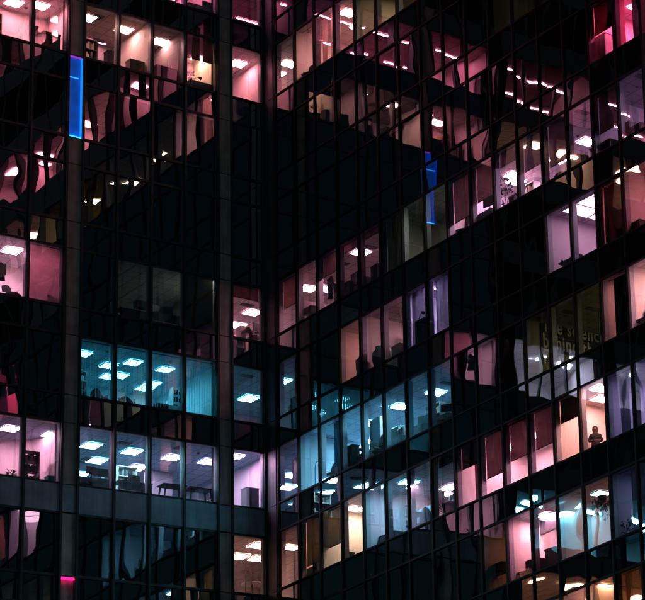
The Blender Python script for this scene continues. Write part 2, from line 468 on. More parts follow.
# second storey
room('L', 0, [(-11.7, .06), (-8.28, .06), (-8.28, 2.5), (-11.7, 2.5)], W1, W2, opens=(0,))
lamps(0, [(40, 5), (14, 2)], PINK, 23., 'pink room left of the first pillar, second storey, left wing')
lroom(0, 5.05, 8.24, 3.4, W1, (.34, .30, .28))
lamps(0, [(87, 17), (124, 29)], (1., .42, .36), 17., 'room with bright side wall, second storey, left wing')
lamp(0, 0, 0, (1., .3, .5), 14., 'slim tube lamp at the back of the second storey room right of the first pillar', size=(.9, .1), pos=(-6.0, 3.1, 0))
lroom(0, 3.6, 5.0, 3.0, (.38, .3, .28), (.3, .26, .25))
lamps(0, [(160, 41)], (1., .48, .48), 16., 'dim narrow room between the pillars, second storey')
lroom(0, 1.82, 3.56, 2.8, W1, W1)
lamp(0, 0, 0, (1., .45, .30), 150., 'first downlight of the peach room with half lowered blind, second storey', kind='round', size=(.2, .2), pos=(-2.35, 1.7, 0))
lamp(0, 0, 0, (1., .45, .30), 150., 'second downlight of the peach room with half lowered blind, second storey', kind='round', size=(.2, .2), pos=(-2.0, 1.7, 0))
lroom(0, -.35, 1.78, 3.9, W1, W2)
room('R', 0, [(.06, -2.7), (4.2, -2.7), (4.2, 3.2), (.43, 3.2), (.43, .0), (.06, .0)], W1, W2, opens=(5,))
lamps(0, [(238, 63)], PINK, 26., 'pink room right of the second pillar, second storey')
lamps(0, [(289, 63), (277, 73)], (1., .48, .46), 24., 'corner room of the right wing, second storey')
# fifth storey
lroom(3, 8.3, 11.75, 3.2, W1, (.62, .62, .66))
lamps(3, [(12, 250)], (1., .42, .62), 62., 'bright pink room left of the first pillar, fifth storey')
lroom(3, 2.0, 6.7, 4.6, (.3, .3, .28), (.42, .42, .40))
lamp(0, 0, 3, (.9, 1., .9), 12., 'faint ceiling light in the dim room between the pillars, fifth storey', pos=(-2.15, .6, 0))
lamp(0, 0, 3, (.9, 1., .9), 12., 'second faint ceiling light behind the olive blind, fifth storey', pos=(-2.35, 1.5, 0))
croom(3, 1.75, rb(5) - .02, 5.6, 5.6, W1, W2)
lamps(3, [(252, 312), (237, 325)], (1., .38, .50), 34., 'pink room right of the second pillar, fifth storey')
lamp(0, 0, 3, (1., .38, .46), 30., 'ceiling light deep in the corner room, fifth storey', pos=(2.2, -1.2, 0))
# sixth storey: teal open office
lroom(4, 1.85, 8.3, 5.6, (.5, .62, .66), (.3, .5, .56))
lamps(4, [(83, 353), (109, 365), (109, 376), (133, 362), (120, 375), (152, 383), (165, 369)], TEAL, 28., 'teal open office between the pillars, sixth storey', kind='louvre', size=(.56, .62))
lamp(0, 0, 4, TEAL, 20., 'ceiling light by the glowing side wall of the teal office, sixth storey', pos=(-2.9, 4.6, 0), kind='louvre')
croom(4, 1.75, 2.7, 6.5, 6.0, (.66, .5, .6), (.42, .6, .64))
lamps(4, [(249, 398), (281, 381)], (.18, .66, .82), 40., 'teal and pink corner room, sixth storey', kind='louvre', size=(.62, .8))
lamp(0, 0, 4, (1., .34, .6), 22., 'pink ceiling light deep in the corner room, sixth storey', pos=(3.6, -1.2, 0))
# seventh storey
room('L', 5, [(-11.7, .06), (-8.28, .06), (-8.28, 2.0), (-8.5, 2.7), (-9.0, 3.15), (-9.8, 3.3), (-11.7, 3.3)], (.74, .60, .64), (.26, .34, .42), opens=(0,))
lamps(5, [(10, 428), (52, 434)], (1., .50, .70), 30., 'pink room with curved wall, seventh storey, left wing')
lroom(5, -.34, 8.24, 7.8, (.58, .54, .62), (.26, .44, .54))
lamps(5, [(79, 474), (91, 445), (97, 460), (132, 451)], (.28, .74, .90), 28., 'teal part of the long office, seventh storey, left wing', size=(.62, .72))
lamps(5, [(137, 467), (128, 481), (172, 457), (208, 461)], (.84, .56, .82), 22., 'lavender part of the long office, seventh storey, left wing', size=(.62, .72))
room('R', 5, [(.06, -2.66), (5.4, -2.66), (5.4, 5.2), (.43, 5.2), (.43, .0), (.06, .0)], (.60, .54, .64), (.34, .46, .56), opens=(5,))
lamps(5, [(288, 486), (290, 475)], (.40, .66, .90), 22., 'lavender corner room, seventh storey')
lamp(0, 0, 5, (.95, .46, .78), 34., 'ceiling light behind the second pillar near the copier, seventh storey', pos=(-.75, 1.1, 0))
lamps(5, [(316, 449)], (.7, .56, .86), 24., 'coat corner two windows right of the corner, seventh storey')
# eighth storey
croom(6, 1.78, 2.4, 6.4, 7.6, W1, W1)
lamps(6, [(258, 545), (239, 556), (258, 558), (238, 590)], (1., .44, .36), 17., 'peach corner room with coat stand, eighth storey', size=(.66, .8))
lamps(6, [(291, 547)], (1., .44, .30), 30., 'peach corner room seen through the right wing, eighth storey')

# ---- right wing
# second storey
rroom(0, 2.75, rb(4) - .03, 3.4, (.68, .6, .56))
lamp(0, 0, 0, (1., .44, .40), 34., 'ceiling light behind the pink curtains, second storey, right wing', pos=(2.0, -4.6, 0))
lamps(0, [(348, 12)], (1., .40, .44), 30., 'pink room at the fourth window from the corner, second storey')
rroom(0, rb(4) + .02, rb(12), 4.2, (.5, .46, .32))
for i, x in enumerate((9.0, 12.4, 15.6, 18.6)):
    lamp(0, 0, 0, (1., .68, .46), 17., '%s ceiling light from left in the olive office at the top edge, second storey' % ORD[i+1], pos=(1.7, -x, 0), kind='louvre')
rroom(0, rb(12) + .05, rb(16), 4.2, W1)
# third storey
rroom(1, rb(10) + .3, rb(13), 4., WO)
lamp(0, 0, 1, OLIV, 1.6, 'weak ceiling light in the olive room at the top edge, third storey', pos=(2.2, -(rb(12) - .4), 0))
# fourth storey: magenta pair at the right edge
rroom(2, rb(14) - .1, rb(16) + .8, 3.6, (.74, .56, .60))
lamps(2, [(632, 7)], (1., .13, .30), 300., 'magenta office at the top right corner, fourth storey', kind='round', size=(.24, .24))
lamp(0, 0, 2, MAG, 42., 'ceiling panel deep in the magenta office, fourth storey', pos=(2.6, -(rb(15) - .2), 0))
lamp(0, 0, 2, MAG, 30., 'slim ceiling lamp over the magenta office door, fourth storey', pos=(1.2, -(rb(15) + 1.3), 0), size=(.9, .1))
# fifth storey
lamps(3, [(308, 288)], (1., .38, .48), 44., 'pink office at the second window from the corner, fifth storey')
lamps(3, [(361, 252)], (1., .36, .46), 46., 'pink office with filing cabinets, fifth storey, right wing')
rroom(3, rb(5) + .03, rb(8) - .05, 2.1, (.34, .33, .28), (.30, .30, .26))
lamp(0, 0, 3, (1., .96, .78), 16., 'faint ceiling light in the dim olive room beside the blue reflection, fifth storey', pos=(1.5, -(rb(7) + .2), 0))
lamp(0, 0, 3, (1., .42, .46), 34., 'ceiling light above the blinds left of the tall plant, fifth storey', pos=(1.9, -(rb(9) + .2), 0))
rroom(3, rb(8), rb(14) - .05, 4.4, (.66, .60, .68), (.62, .56, .66))
lamps(3, [(516, 181), (558, 159), (587, 141)], (.95, .46, .68), 46., 'lavender open office with the tall plant, fifth storey')
rroom(3, rb(14), rb(16) + .7, 4., (.62, .56, .66), (.50, .46, .56))
lamp(0, 0, 3, (.80, .46, .70), 32., 'ceiling light deep in the lavender room at the right edge, fifth storey', pos=(2.6, -(rb(16) + .1), 0))
# sixth storey
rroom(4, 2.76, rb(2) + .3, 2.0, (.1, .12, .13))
rroom(4, rb(3) - .4, rb(4) - .05, 2.6, (.6, .52, .5))
lamp(0, 0, 4, (1., .4, .38), 16., 'ceiling light behind the dark window beside the pink strip, sixth storey', pos=(1.9, -(rb(3) + 1.1), 0))
rroom(4, rb(4), rb(6) - .08, 3.0, W1, (.4, .38, .4))
lamp(0, 0, 4, (1., .42, .52), 24., 'ceiling light deep in the dusky pink room with the vase, sixth storey', pos=(2.2, -(rb(5) + .5), 0))
rroom(4, rb(6) - .03, rb(8) - .05, 3.4, (.6, .5, .68))
lamps(4, [(445, 287)], (.74, .58, .86), 40., 'lavender room behind the long curtains, sixth storey', kind='louvre')
rroom(4, rb(12) - .05, rb(14) - .05, 3.0, (.60, .5, .6), (.6, .5, .6))
c0 = zs(4) + HW
for i, (a, b) in enumerate(((0, 1), (1, 1), (0, 2), (1, 2), (0, 3), (1, 3))):
    lamp(0, 0, 4, (1., .55, .74), 1.75, '%s glowing ceiling square of the luminous ceiling, sixth storey' % ORD[i+1], size=(1.1, .86),
         pos=(.95 + 1.16*a, -(rb(12) + .05 + .93*b), 0), axis=0, group='squares of the luminous ceiling')
rroom(4, rb(14), rb(15) - .05, 3., (.5, .36, .34))
lamp(0, 0, 4, (1., .34, .36), 12., 'ceiling light behind the brown curtain near the right edge, sixth storey', pos=(2.2, -(rb(14) + 1.2), 0))
rroom(4, rb(15), rb(16) + 1.2, 2.6, W1, (.5, .3, .34))
lamps(4, [(645, 183)], (1., .24, .32), 60., 'red room at the right edge, sixth storey', kind='round', size=(.3, .3))
lamp(0, 0, 4, (1., .24, .32), 20., 'second red ceiling light beyond the right edge, sixth storey', pos=(1.4, -(rb(16) + .6), 0))
# seventh storey
rroom(5, 2.72, rb(8) - .05, 4.6, (.50, .58, .68), (.44, .50, .62))
lamps(5, [(372, 423), (400, 406), (436, 392), (404, 429), (373, 441)], (.26, .70, .88), 54., 'teal open office of the right wing, seventh storey')
rroom(5, rb(11) - .2, rb(14) - .1, 4.2, (.36, .35, .26), (.30, .29, .21))
lamp(0, 0, 5, OLIV, 20., 'weak ceiling light in the olive room with the lettered wall, seventh storey', pos=(3.3, -(rb(13) + .6), 0))
rroom(5, rb(14), rb(15) - .1, 2.4, (.5, .4, .4))
lamp(0, 0, 5, (1., .4, .38), 16., 'ceiling light behind the dark curtain with lit edges, seventh storey', pos=(1.5, -(rb(14) + .8), 0))
rroom(5, rb(15) - .05, rb(16) + 1., 2.4, W1)
lamp(0, 0, 5, (1., .40, .42), 60., 'ceiling light in the bright room at the right edge, seventh storey', pos=(1.3, -(rb(16) - .1), 0))
# eighth storey
rroom(6, 2.46, rb(2) - .03, 3.0, W1)
lamp(0, 0, 6, (1., .44, .32), 30., 'ceiling light above the olive blind, eighth storey, right wing', pos=(1.6, -3.6, 0))
lamp(0, 0, 6, (1., .85, .5), 10., 'weak ceiling light in the olive room, third window from the corner, eighth storey', pos=(1.7, -(rb(2) + .9), 0))
rroom(6, 4.4, rb(4) - .04, 1.9, W1, (.6, .5, .6))
lamps(6, [(354, 508)], (1., .60, .46), 17., 'beige room at the fourth window from the corner, eighth storey')
rroom(6, rb(4), rb(8) - .05, 4.0, (.62, .5, .6), (.30, .42, .46))
lamps(6, [(409, 482)], (.26, .68, .84), 40., 'dusky pink room with round chairs, eighth storey')
lamp(0, 0, 6, (.95, .42, .60), 15., 'hidden ceiling light over the counter of the dusky pink room, eighth storey', pos=(2.8, -(rb(5) + .3), 0))
lamps(6, [(450, 488)], (1., .66, .46), 24., 'beige room with spiky plant, eighth storey, right wing')
rroom(6, rb(8), rb(12) - .05, 3.2, W1, W2)
for i, u in enumerate((rb(8) + .9, rb(9) + 1., rb(10) + .9, rb(11) + .7)):
    lamp(0, 0, 6, (1., .38, .52), 30., '%s ceiling light from left above the brown blinds, eighth storey' % ORD[i+1], pos=(2.0, -u, 0))
rroom(6, rb(12), rb(14) - .06, 2.6, W1, (.6, .5, .46))
lamps(6, [(601, 388)], (1., .40, .34), 46., 'pink room of the standing person, eighth storey')
lamp(0, 0, 6, (1., .40, .36), 24., 'hidden ceiling light left of the standing person, eighth storey', pos=(1.5, -(rb(12) + .9), 0))
rroom(6, rb(14), rb(16) + 1., 3., (.6, .5, .7))
lamp(0, 0, 6, (.56, .52, .80), 18., 'ceiling light behind the lavender curtain at the right edge, eighth storey', pos=(1.6, -(rb(15) - .1), 0))
# ninth storey
rroom(7, rb(9), rb(10) - .08, 2.2, (.4, .28, .2))
lamp(0, 0, 7, (1., .5, .3), 5., 'weak ceiling light over the cluttered dark room, ninth storey', pos=(1.8, -(rb(9) + 1.2), 0))
rroom(7, rb(10), rb(12) - .06, 2.9, W1)
lamps(7, [(548, 515)], (1., .33, .42), 46., 'bright pink room with the screen, ninth storey')
lamp(0, 0, 7, (1., .33, .42), 40., 'hidden ceiling light above the arched chair, ninth storey', pos=(1.5, -(rb(10) + .7), 0))
rroom(7, rb(12), rb(14) - .06, 2.4, (.6, .46, .42))
lamp(0, 0, 7, (.40, .66, .76), 9., 'bluish ceiling light beside the hanging plant, ninth storey', pos=(1.3, -(rb(12) + .9), 0))
lamp(0, 0, 7, (1., .42, .40), 15., 'warm ceiling light beside the hanging plant, ninth storey', pos=(1.9, -(rb(13) + 1.1), 0))
rroom(7, rb(14), rb(16) + 1., 3., (.5, .46, .62))
lamp(0, 0, 7, (.44, .58, .80), 9., 'ceiling light behind the pole of the reading lamp, ninth storey', pos=(1.6, -(rb(15)), 0))
# tenth storey
rroom(8, rb(11), rb(13) - .05, 3., (.6, .5, .6))
lamp(0, 0, 8, (.95, .5, .62), 22., 'ceiling light in the lavender room at the bottom edge, tenth storey', pos=(1.6, -(rb(12) + .2), 0))
rroom(8, rb(13), rb(16) + .8, 3.2, (.66, .54, .42), (.6, .48, .38))
lamps(8, [(602, 586), (597, 597)], (1., .44, .26), 20., 'orange room at the bottom right corner, tenth storey')
lamp(0, 0, 8, (1., .50, .26), 22., 'orange ceiling light behind the curtain at the bottom right, tenth storey', pos=(1.7, -(rb(15) - .2), 0))

# ---- rooms beyond the picture that only the glass reflects; their lamps are one mass
def far_lamps(w, spec, label):
    m = MB(); mats = []
    for (k, u, d, c, st, sx, sy) in spec:
        e = emit('lamp_glow', c, st)
        if e not in mats: mats.append(e)
        z = zs(k) + HW + .05; p = W(w, u, d, z)
        if w == 'R': sx, sy = sy, sx
        m.box(p.x - sx/2, p.x + sx/2, p.y - sy/2, p.y + sy/2, z - .03, z - .002, mats.index(e))
    tag(m.build('reflected_lamps', mats), label, 'ceiling lights', kind='stuff')
fr = random.Random(11); sp = []
for k, c, st in ((-1, (1., .28, .46), 16.), (0, (1., .50, .34), 8.), (3, (.56, .58, .84), 32.), (5, (.16, .70, .88), 30.), (6, ORNG, 14.), (7, TEAL, 14.)):
    ww = (.22, .18, .18) if k == -1 else (.26, .26, .28) if k == 5 else W1
    lroom(k, 11.85, 17.6, 4.6, ww, ww); lroom(k, 17.7, 24., 4.6, ww, ww)
    for i in range(6):
        if k == -1:
            for q in (0., 1.): sp += [(k, 12.5 + 2.0*i + q, 1.75, c, 24., .85, .09), (k, 12.5 + 2.0*i + q, 4.1, c, 24., .85, .09)]
        elif k == 5:
            for q in (1.4, 2.6): sp.append((k, 12.4 + 1.7*i, q, c, st, .62, .62))
        elif fr.random() < .82: sp.append((k, 12.6 + 2.0*i + fr.uniform(-.3, .3), fr.choice((1.5, 2.3)), c, st, .62, .72))
far_lamps('L', sp, 'scattered ceiling lamps of the left wing seen only as wavy reflections in the right wing')
sp = []
for k in (-1, -2, -3, -4):
    segs = [(.3, 5.2), (5.3, 9.9), (10., 14.2), (14.3, 19.4), (19.5, 24.), (24.1, 28.7), (28.8, 33.)]
    for i, (a, b) in enumerate(segs):
        if k == -1 and i == 0: continue
        if fr.random() < (.9 if k > -2 else .42):
            c = fr.choice((PINK, ROSE, (1., .5, .42), (1., .44, .5)))
            rroom(k, a, b, fr.uniform(2.4, 4.), W1, W2)
            for q in range(3):
                if fr.random() < .7: sp.append((k, a + .9 + (b - a - 1.6)*q/2, fr.choice((1.3, 2.)), c, fr.choice((9., 15., 20.)), .62, .62))
for k, c, st in ((0, (1., .62, .36), 12.), (1, OLIV, 4.), (3, LAV, 22.), (4, PINK, 20.), (5, PINK, 18.), (6, LAV, 18.)):
    rroom(k, 28.9, 33., 3.2, W1, W2)
    for q in range(2): sp.append((k, 29.8 + 2*q, 1.5, c, st, .62, .62))
for u in (rb(12) + 1., rb(14) + 1.): sp.append((0, u, 1.6, (1., .44, .40), 16., .62, .62))
far_lamps('R', sp, 'scattered ceiling lamps of the right wing seen only as wavy reflections in the left wing')
# ------------------------------------------------------------------ blinds and curtains
def bay_u(w, b):
    return (LBAYS[b], BL) if w == 'L' else (RBAYS[b], BR)
def blind(w, k, b, frac, rgb, trans, label, d=.28, group='roller blinds in the windows'):
    u0, bw = bay_u(w, b); z = zs(k)
    p = W(w, u0 + bw if w == 'L' else u0, d, z + HW - .02)
    o = thing('roller_blind', label, 'blind', p, ROTZ[w], group)
    h = HW * frac
    f = fabric('blind_fabric', rgb, trans)
    m = MB()
    m.slab(lambda a, c: (.05 + a*(bw-.1), .006*math.sin(c*3.)*(a-.5), -h*c), 8, 10, .004); m.build('fabric', f, o)
    MB().tube((.045, -.02, -.01), (bw-.045, -.02, -.01), .022).build('roller', FRAME, o)
    MB().box(.05, bw-.05, -.008, .012, -h-.03, -h).build('bottom_bar', FRAME, o)
    return o
def curtain(w, k, b, rgb, trans, label, parts=((.06, .94),), d=.34, freq=9., amp=.05, name='curtain', group='curtains in the windows'):
    u0, bw = bay_u(w, b); z = zs(k)
    p = W(w, u0 + bw if w == 'L' else u0, d, z)
    o = thing(name, label, name.replace('_', ' '), p, ROTZ[w], group)
    f = fabric('curtain_fabric', rgb, trans)
    rr = random.Random(hash((w, k, str(b))) % 999 if 0 else k*31 + int(u0*10))
    for (a0, a1) in parts:
        ph = rr.uniform(0, 6); n = max(6, int(freq*(a1-a0)*bw*5))
        m = MB()
        m.slab(lambda a, c: ((a0 + a*(a1-a0))*bw, amp*math.sin(ph + a*(a1-a0)*bw*freq*2.2)*(0.6+.4*c) + .018*math.sin(ph*2 + a*freq*5.1), HW - .03 - c*(HW-.06)), n, 6, .003)
        m.build('cloth', f, o)
    MB().tube((.05, 0, HW-.02), (bw-.05, 0, HW-.02), .016).build('rail', FRAME, o)
    return o
def strips(w, k, b, rgb, trans, label, gap=.45, d=.3):
    """vertical strip blind, slats turned partly open"""
    u0, bw = bay_u(w, b); z = zs(k)
    o = thing('vertical_blind', label, 'blind', W(w, u0 + bw if w == 'L' else u0, d, z), ROTZ[w], 'vertical strip blinds of the teal office')
    m = MB(); n = 13; rr = random.Random(int(u0*100))
    for i in range(n):
        x = .08 + (bw-.16)*i/(n-1); a = R(54 + rr.uniform(-9, 9)); c, s_ = math.cos(a)*.045, math.sin(a)*.045
        m.quad((x-c, -s_, .06), (x+c, s_, .06), (x+c, s_, HW-.06), (x-c, -s_, HW-.06))
    m.build('slat', fabric('strip_fabric', rgb, trans), o)
    MB().box(.06, bw-.06, -.03, .03, HW-.06, HW-.035).build('rail', FRAME, o)
BRN = (.30, .15, .13); BRN2 = (.38, .20, .18); MAUV = (.62, .42, .46); OLV = (.24, .20, .12)
blind('L', 0, 'f', .40, (.22, .17, .15), .3, 'dark half lowered blind above the desk plant, second storey, left wing')
blind('L', 3, 'b', .985, MAUV, .62, 'full mauve blind with a chair shadow, beside the first pillar, fifth storey')
blind('L', 3, 'c', .985, (.02, .022, .022), .05, 'fully closed black blind right of the first pillar, fifth storey')
blind('L', 3, 'f', .985, (.16, .14, .09), .3, 'fully closed olive blind left of the second pillar, fifth storey')
blind('L', 3, 'g', .20, (.44, .3, .3), .55, 'short dusky red blind right of the second pillar, fifth storey')
for b, t in (('c', 'nearest the first pillar'), ('d', 'second from the first pillar'), ('e', 'third from the first pillar'), ('f', 'nearest the second pillar')):
    strips('L', 4, b, (.5, .62, .66), .6, 'teal vertical strip blind %s, sixth storey' % t)
curtain('R', 0, 1, (.6, .46, .42), .5, 'pale curtain drawn to one side, second window from the corner, second storey', parts=((.62, .94),))
curtain('R', 0, 2, (.75, .55, .55), .6, 'pink curtain filling the third window from the corner, second storey', parts=((.05, .34), (.5, .96)), freq=5)
blind('R', 2, 14, .46, (.30, .10, .12), .4, 'dark red blind half down in the magenta office, fourth storey')
blind('R', 3, 0, .50, (.36, .25, .23), .5, 'rust coloured blind half down at the corner, fifth storey')
blind('R', 3, 2, .34, (.30, .22, .22), .5, 'rust coloured blind above the hanging coats, fifth storey')
blind('R', 3, 3, .13, (.42, .3, .3), .5, 'short rust blind, fourth window from the corner, fifth storey')
blind('R', 3, 4, .10, (.42, .3, .3), .5, 'very short rust blind over the filing cabinets, fifth storey')
blind('R', 3, 5, .985, (.40, .39, .33), .55, 'fully closed grey blind, sixth window from the corner, fifth storey')
blind('R', 3, 8, .70, (0.34, 0.26, 0.26), .5, 'long brown blind left of the tall plant above a round chair, fifth storey')
blind('R', 3, 9, .58, (0.36, 0.27, 0.27), .5, 'brown blind directly left of the tall plant, fifth storey')
blind('R', 3, 10, .22, (0.37, 0.30, 0.33), .5, 'short mauve blind above the tall plant, fifth storey')
blind('R', 3, 11, .52, (0.37, 0.30, 0.33), .5, 'mauve blind right of the tall plant, fifth storey')
blind('R', 3, 12, .68, (0.37, 0.28, 0.30), .5, 'long mauve blind left of the brightest window, fifth storey')
blind('R', 3, 14, .60, (.38, .29, .28), .5, 'brown blind right of the brightest window, fifth storey')
blind('R', 4, 2, .985, (.02, .03, .035), .1, 'fully closed black blind, third window from the corner, sixth storey')
curtain('R', 4, 6, (.58, .56, .64), .65, 'lavender curtain with a cabinet in front, sixth storey')
curtain('R', 4, 7, (.56, .55, .64), .65, 'lavender curtain with a louvred light shining through, sixth storey')
curtain('R', 4, 14, (.30, .24, .2), .4, 'brown curtain left of the red room, sixth storey', parts=((.04, .8),), freq=6)
curtain('R', 5, 2, (.14, .34, .44), .3, 'dark teal curtain between the coats and the desks, seventh storey', parts=((.3, .86),), freq=5)
curtain('R', 5, 14, (.05, .075, .07), .12, 'dark grey curtain with bright edges, seventh storey', parts=((.2, .8),), freq=3, amp=.03)
blind('R', 6, 1, .74, (.30, .27, .14), .45, 'olive blind over the orange desk corner, eighth storey')
blind('R', 6, 2, .60, (.34, .30, .18), .45, 'olive blind at the third window from the corner, eighth storey')
blind('R', 6, 7, .14, (.34, .32, .10), .5, 'short olive blind above the spiky plant, eighth storey')
blind('R', 6, 8, .34, (.22, .13, .12), .3, 'short brown blind over the dark pink curtain, eighth storey')
curtain('R', 6, 8, (.36, .18, .24), .5, 'dark pink curtain below the short brown blind, eighth storey', parts=((.3, .7),), d=.5, freq=4)
blind('R', 6, 9, .66, (.36, .27, .28), .5, 'longest brown blind with a small lamp reflection, eighth storey')
blind('R', 6, 10, .56, (.36, .27, .28), .5, 'brown blind over the plain pink wall, eighth storey')
blind('R', 6, 11, .56, (.36, .27, .28), .5, 'brown blind above two small lights, eighth storey')
blind('R', 6, 12, .34, (.14, .09, .09), .3, 'dark blind beside the standing person, eighth storey')
curtain('R', 6, 14, (.50, .50, .60), .6, 'lavender curtain right of the standing person, eighth storey', parts=((.2, .55), (.66, .9)))
curtain('R', 7, 14, (.42, .44, .54), .55, 'grey lavender curtain at the right edge, ninth storey', parts=((.45, .9),))
curtain('R', 8, 14, (.60, .42, .24), .5, 'beige curtain in the orange room, bottom right corner', parts=((.06, .36), (.6, .9)), freq=4)
# ------------------------------------------------------------------ things in the rooms
def spot(w, k, px, py, d, hmin=.3, hmax=2.4):
    """floor point d metres behind the glass and the height its top must have"""
    p = in_room(w, px, py, d); h = p.z - zs(k)
    h = min(max(h, hmin), hmax)
    return Vector((p.x, p.y, zs(k))), h
def desk(w, k, px, py, d, label, wd=1.3, dp=.6, h=.74, col=None, rot=0., setb=False):
    p, hh = spot(w, k, px, py, d)
    if setb: h = min(hh, 1.15)
    o = thing('desk', label, 'desk', p, ROTZ[w] + rot, 'desks by the windows')
    c = col or GREY
    MB().box(-wd/2, wd/2, -dp/2, dp/2, h-.03, h).build('tabletop', c, o)
    for sx in (-1, 1):
        for sy in (-1, 1):
            x, y = sx*(wd/2-.05), sy*(dp/2-.05)
            MB().box(x-.02, x+.02, y-.02, y+.02, 0, h-.031).build('leg', BLK, o)
    MB().box(-wd/2+.08, wd/2-.08, -dp/2+.02, -dp/2+.035, h-.4, h-.05).build('modesty_panel', c, o)
    return o
def monitor(w, k, px, py, d, label, rot=0., sw=.54, sh=.34, base=.74, lit=None):
    p, h = spot(w, k, px, py, d, base + .42, base + .75)
    o = thing('monitor', label, 'monitor', p + Vector((0, 0, base)), ROTZ[w] + rot, 'computer monitors')
    t = h - base
    m = MB(); m.box(-sw/2, sw/2, -.02, .015, t-sh, t); m.box(-.12, .12, .015, .04, t-sh+.08, t-.08); m.build('screen', BLK, o)
    MB().tube((0, .03, .02), (0, .03, t-sh+.1), .018).build('stand', BLK, o)
    MB().lathe([(0, 0), (.12, 0), (.12, .012), (.02, .02)], 0, .02, 14).build('foot', BLK, o)
    return o
def chair(w, k, px, py, d, label, rot=0., wd=.5, arch=.2, colr=None, group='office chairs'):
    p, h = spot(w, k, px, py, d, .85, 1.3)
    o = thing('office_chair', label, 'chair', p, ROTZ[w] + rot, group); c = colr or DARK
    sh = .47
    m = MB(); m.slab(lambda a, b: ((a-.5)*wd, (b-.5)*.46, sh + .03*math.cos((a-.5)*3)), 6, 6, .001); m.box(-wd/2, wd/2, -.22, .22, sh-.06, sh); m.build('seat', c, o)
    bh = h - sh - .1
    def back(a, b):
        x = (a-.5)*wd; top = 1 - arch*(2*a-1)**2
        return (x*(1-.12*b), .2 + .06*b - .04*math.cos((a-.5)*3), sh + .1 + bh*b*top)
    MB().slab(back, 10, 8, .05).build('backrest', c, o)
    MB().tube((0, 0, .08), (0, 0, sh-.06), .03).build('stem', STEEL, o)
    m = MB()
    for i in range(5):
        a = 2*PI*i/5; m.tube((0, 0, .1), (.27*math.cos(a), .27*math.sin(a), .05), .022, .016)
    m.build('base', BLK, o)
    for s in (-1, 1):
        MB().path([(s*wd*.5, -.02, sh-.04), (s*wd*.56, -.02, sh+.2), (s*wd*.56, .16, sh+.21)], .016).build('armrest', BLK, o)
    return o
def cabinet(w, k, px, py, d, label, wd=.8, dp=.4, col=None, rot=0., hmax=2.0, name='cabinet', doors=2):
    p, h = spot(w, k, px, py, d, .5, hmax)
    o = thing(name, label, 'cabinet', p, ROTZ[w] + rot, 'cabinets and copiers'); c = col or GREY
    MB().box(-wd/2, wd/2, -dp/2+.02, dp/2, 0, h-.03).build('carcass', c, o)
    MB().box(-wd/2-.015, wd/2+.015, -dp/2, dp/2+.01, h-.029, h).build('top', c, o)
    for i in range(doors):
        x0 = -wd/2 + wd*i/doors + .008; x1 = -wd/2 + wd*(i+1)/doors - .008
        q = MB().box(x0, x1, -dp/2, -dp/2+.018, .06, h-.04).build('door', c, o)
        MB().tube((x1-.05, -dp/2-.02, h*.5), (x1-.05, -dp/2-.02, h*.5+.12), .008).build('handle', STEEL, q)
    return o
def carton(w, k, px, py, d, label, wd=.4, dp=.3, hh=.35, base=None, col=None, rot=0.):
    p, h = spot(w, k, px, py, d, .25, 2.0)
    z = h - hh if base is None else base
    o = thing('storage_box', label, 'box', p + Vector((0, 0, max(z, 0))), ROTZ[w] + rot, 'boxes standing at the windows'); c = col or CARD
    m = MB(); m.box(-wd/2, wd/2, -dp/2, dp/2, 0, hh); m.build('body', c, o)
    MB().box(-wd/2-.012, wd/2+.012, -dp/2-.012, dp/2+.012, hh-.07, hh+.006).build('lid', c, o)
    MB().box(-.05, .05, -dp/2-.016, -dp/2-.001, hh*.5, hh*.5+.03).build('grip', BLK, o)
    return o
def leafs(m, rr, n, fn, ln, wd):
    for i in range(n):
        a, b, dr = fn(rr); L_ = ln*rr.uniform(.6, 1.25); s = Vector(dr).cross(Vector((rr.uniform(-1, 1), rr.uniform(-1, 1), .3))).normalized()*wd*rr.uniform(.6, 1.2)
        c = Vector(b); dv = Vector(dr).normalized()
        tip = c + dv*L_; mid = c + dv*L_*.5 + Vector((0, 0, .02))
        m.quad(c, mid + s, tip, mid - s)
def plant(w, k, px, py, d, label, rad=.3, base=0., pot=.26, n=150, spiky=False, seed=1, flower=None, potc=None):
    p, h = spot(w, k, px, py, d, base + .45, 2.3)
    o = thing('potted_plant', label, 'plant', p + Vector((0, 0, base)), ROTZ[w], 'plants in the offices')
    h -= base; rr = random.Random(seed)
    ph = min(.36, h*.3)
    MB().lathe([(0, 0), (pot*.36, 0), (pot*.5, ph), (pot*.44, ph), (pot*.42, ph-.04), (0, ph-.04)], n=18).build('pot', potc or BLK, o)
    m = MB(); m.tube((0, 0, ph-.05), (.01, .0, h*.8), .016, .008)
    for i in range(7):
        a = rr.uniform(0, 6.28); z = rr.uniform(ph, h*.7); m.tube((0, 0, z), (rad*.6*math.cos(a), rad*.6*math.sin(a), z + .18*h), .007, .004, 6)
    m.build('stem', WOOD, o)
    m = MB()
    def fn(r):
        if spiky:
            a = r.uniform(0, 6.28); e = r.uniform(.1, 1.4); return None, (0, 0, ph + (h-ph)*r.uniform(.1, .5)), (math.cos(a)*math.cos(e), math.sin(a)*math.cos(e), math.sin(e))
        t = r.random(); a = r.uniform(0, 6.28); q = rad*(1 - .75*abs(t-.4))*math.sqrt(r.random())
        return None, (q*math.cos(a), q*math.sin(a), ph + .06 + (h-ph-.12)*t), (math.cos(a)*.8, math.sin(a)*.8, r.uniform(-.5, .9))
    leafs(m, rr, n if not spiky else 40, fn, .17 if not spiky else (h-ph)*.62, .04 if not spiky else .02)
    m.build('foliage', LEAF, o)
    return o
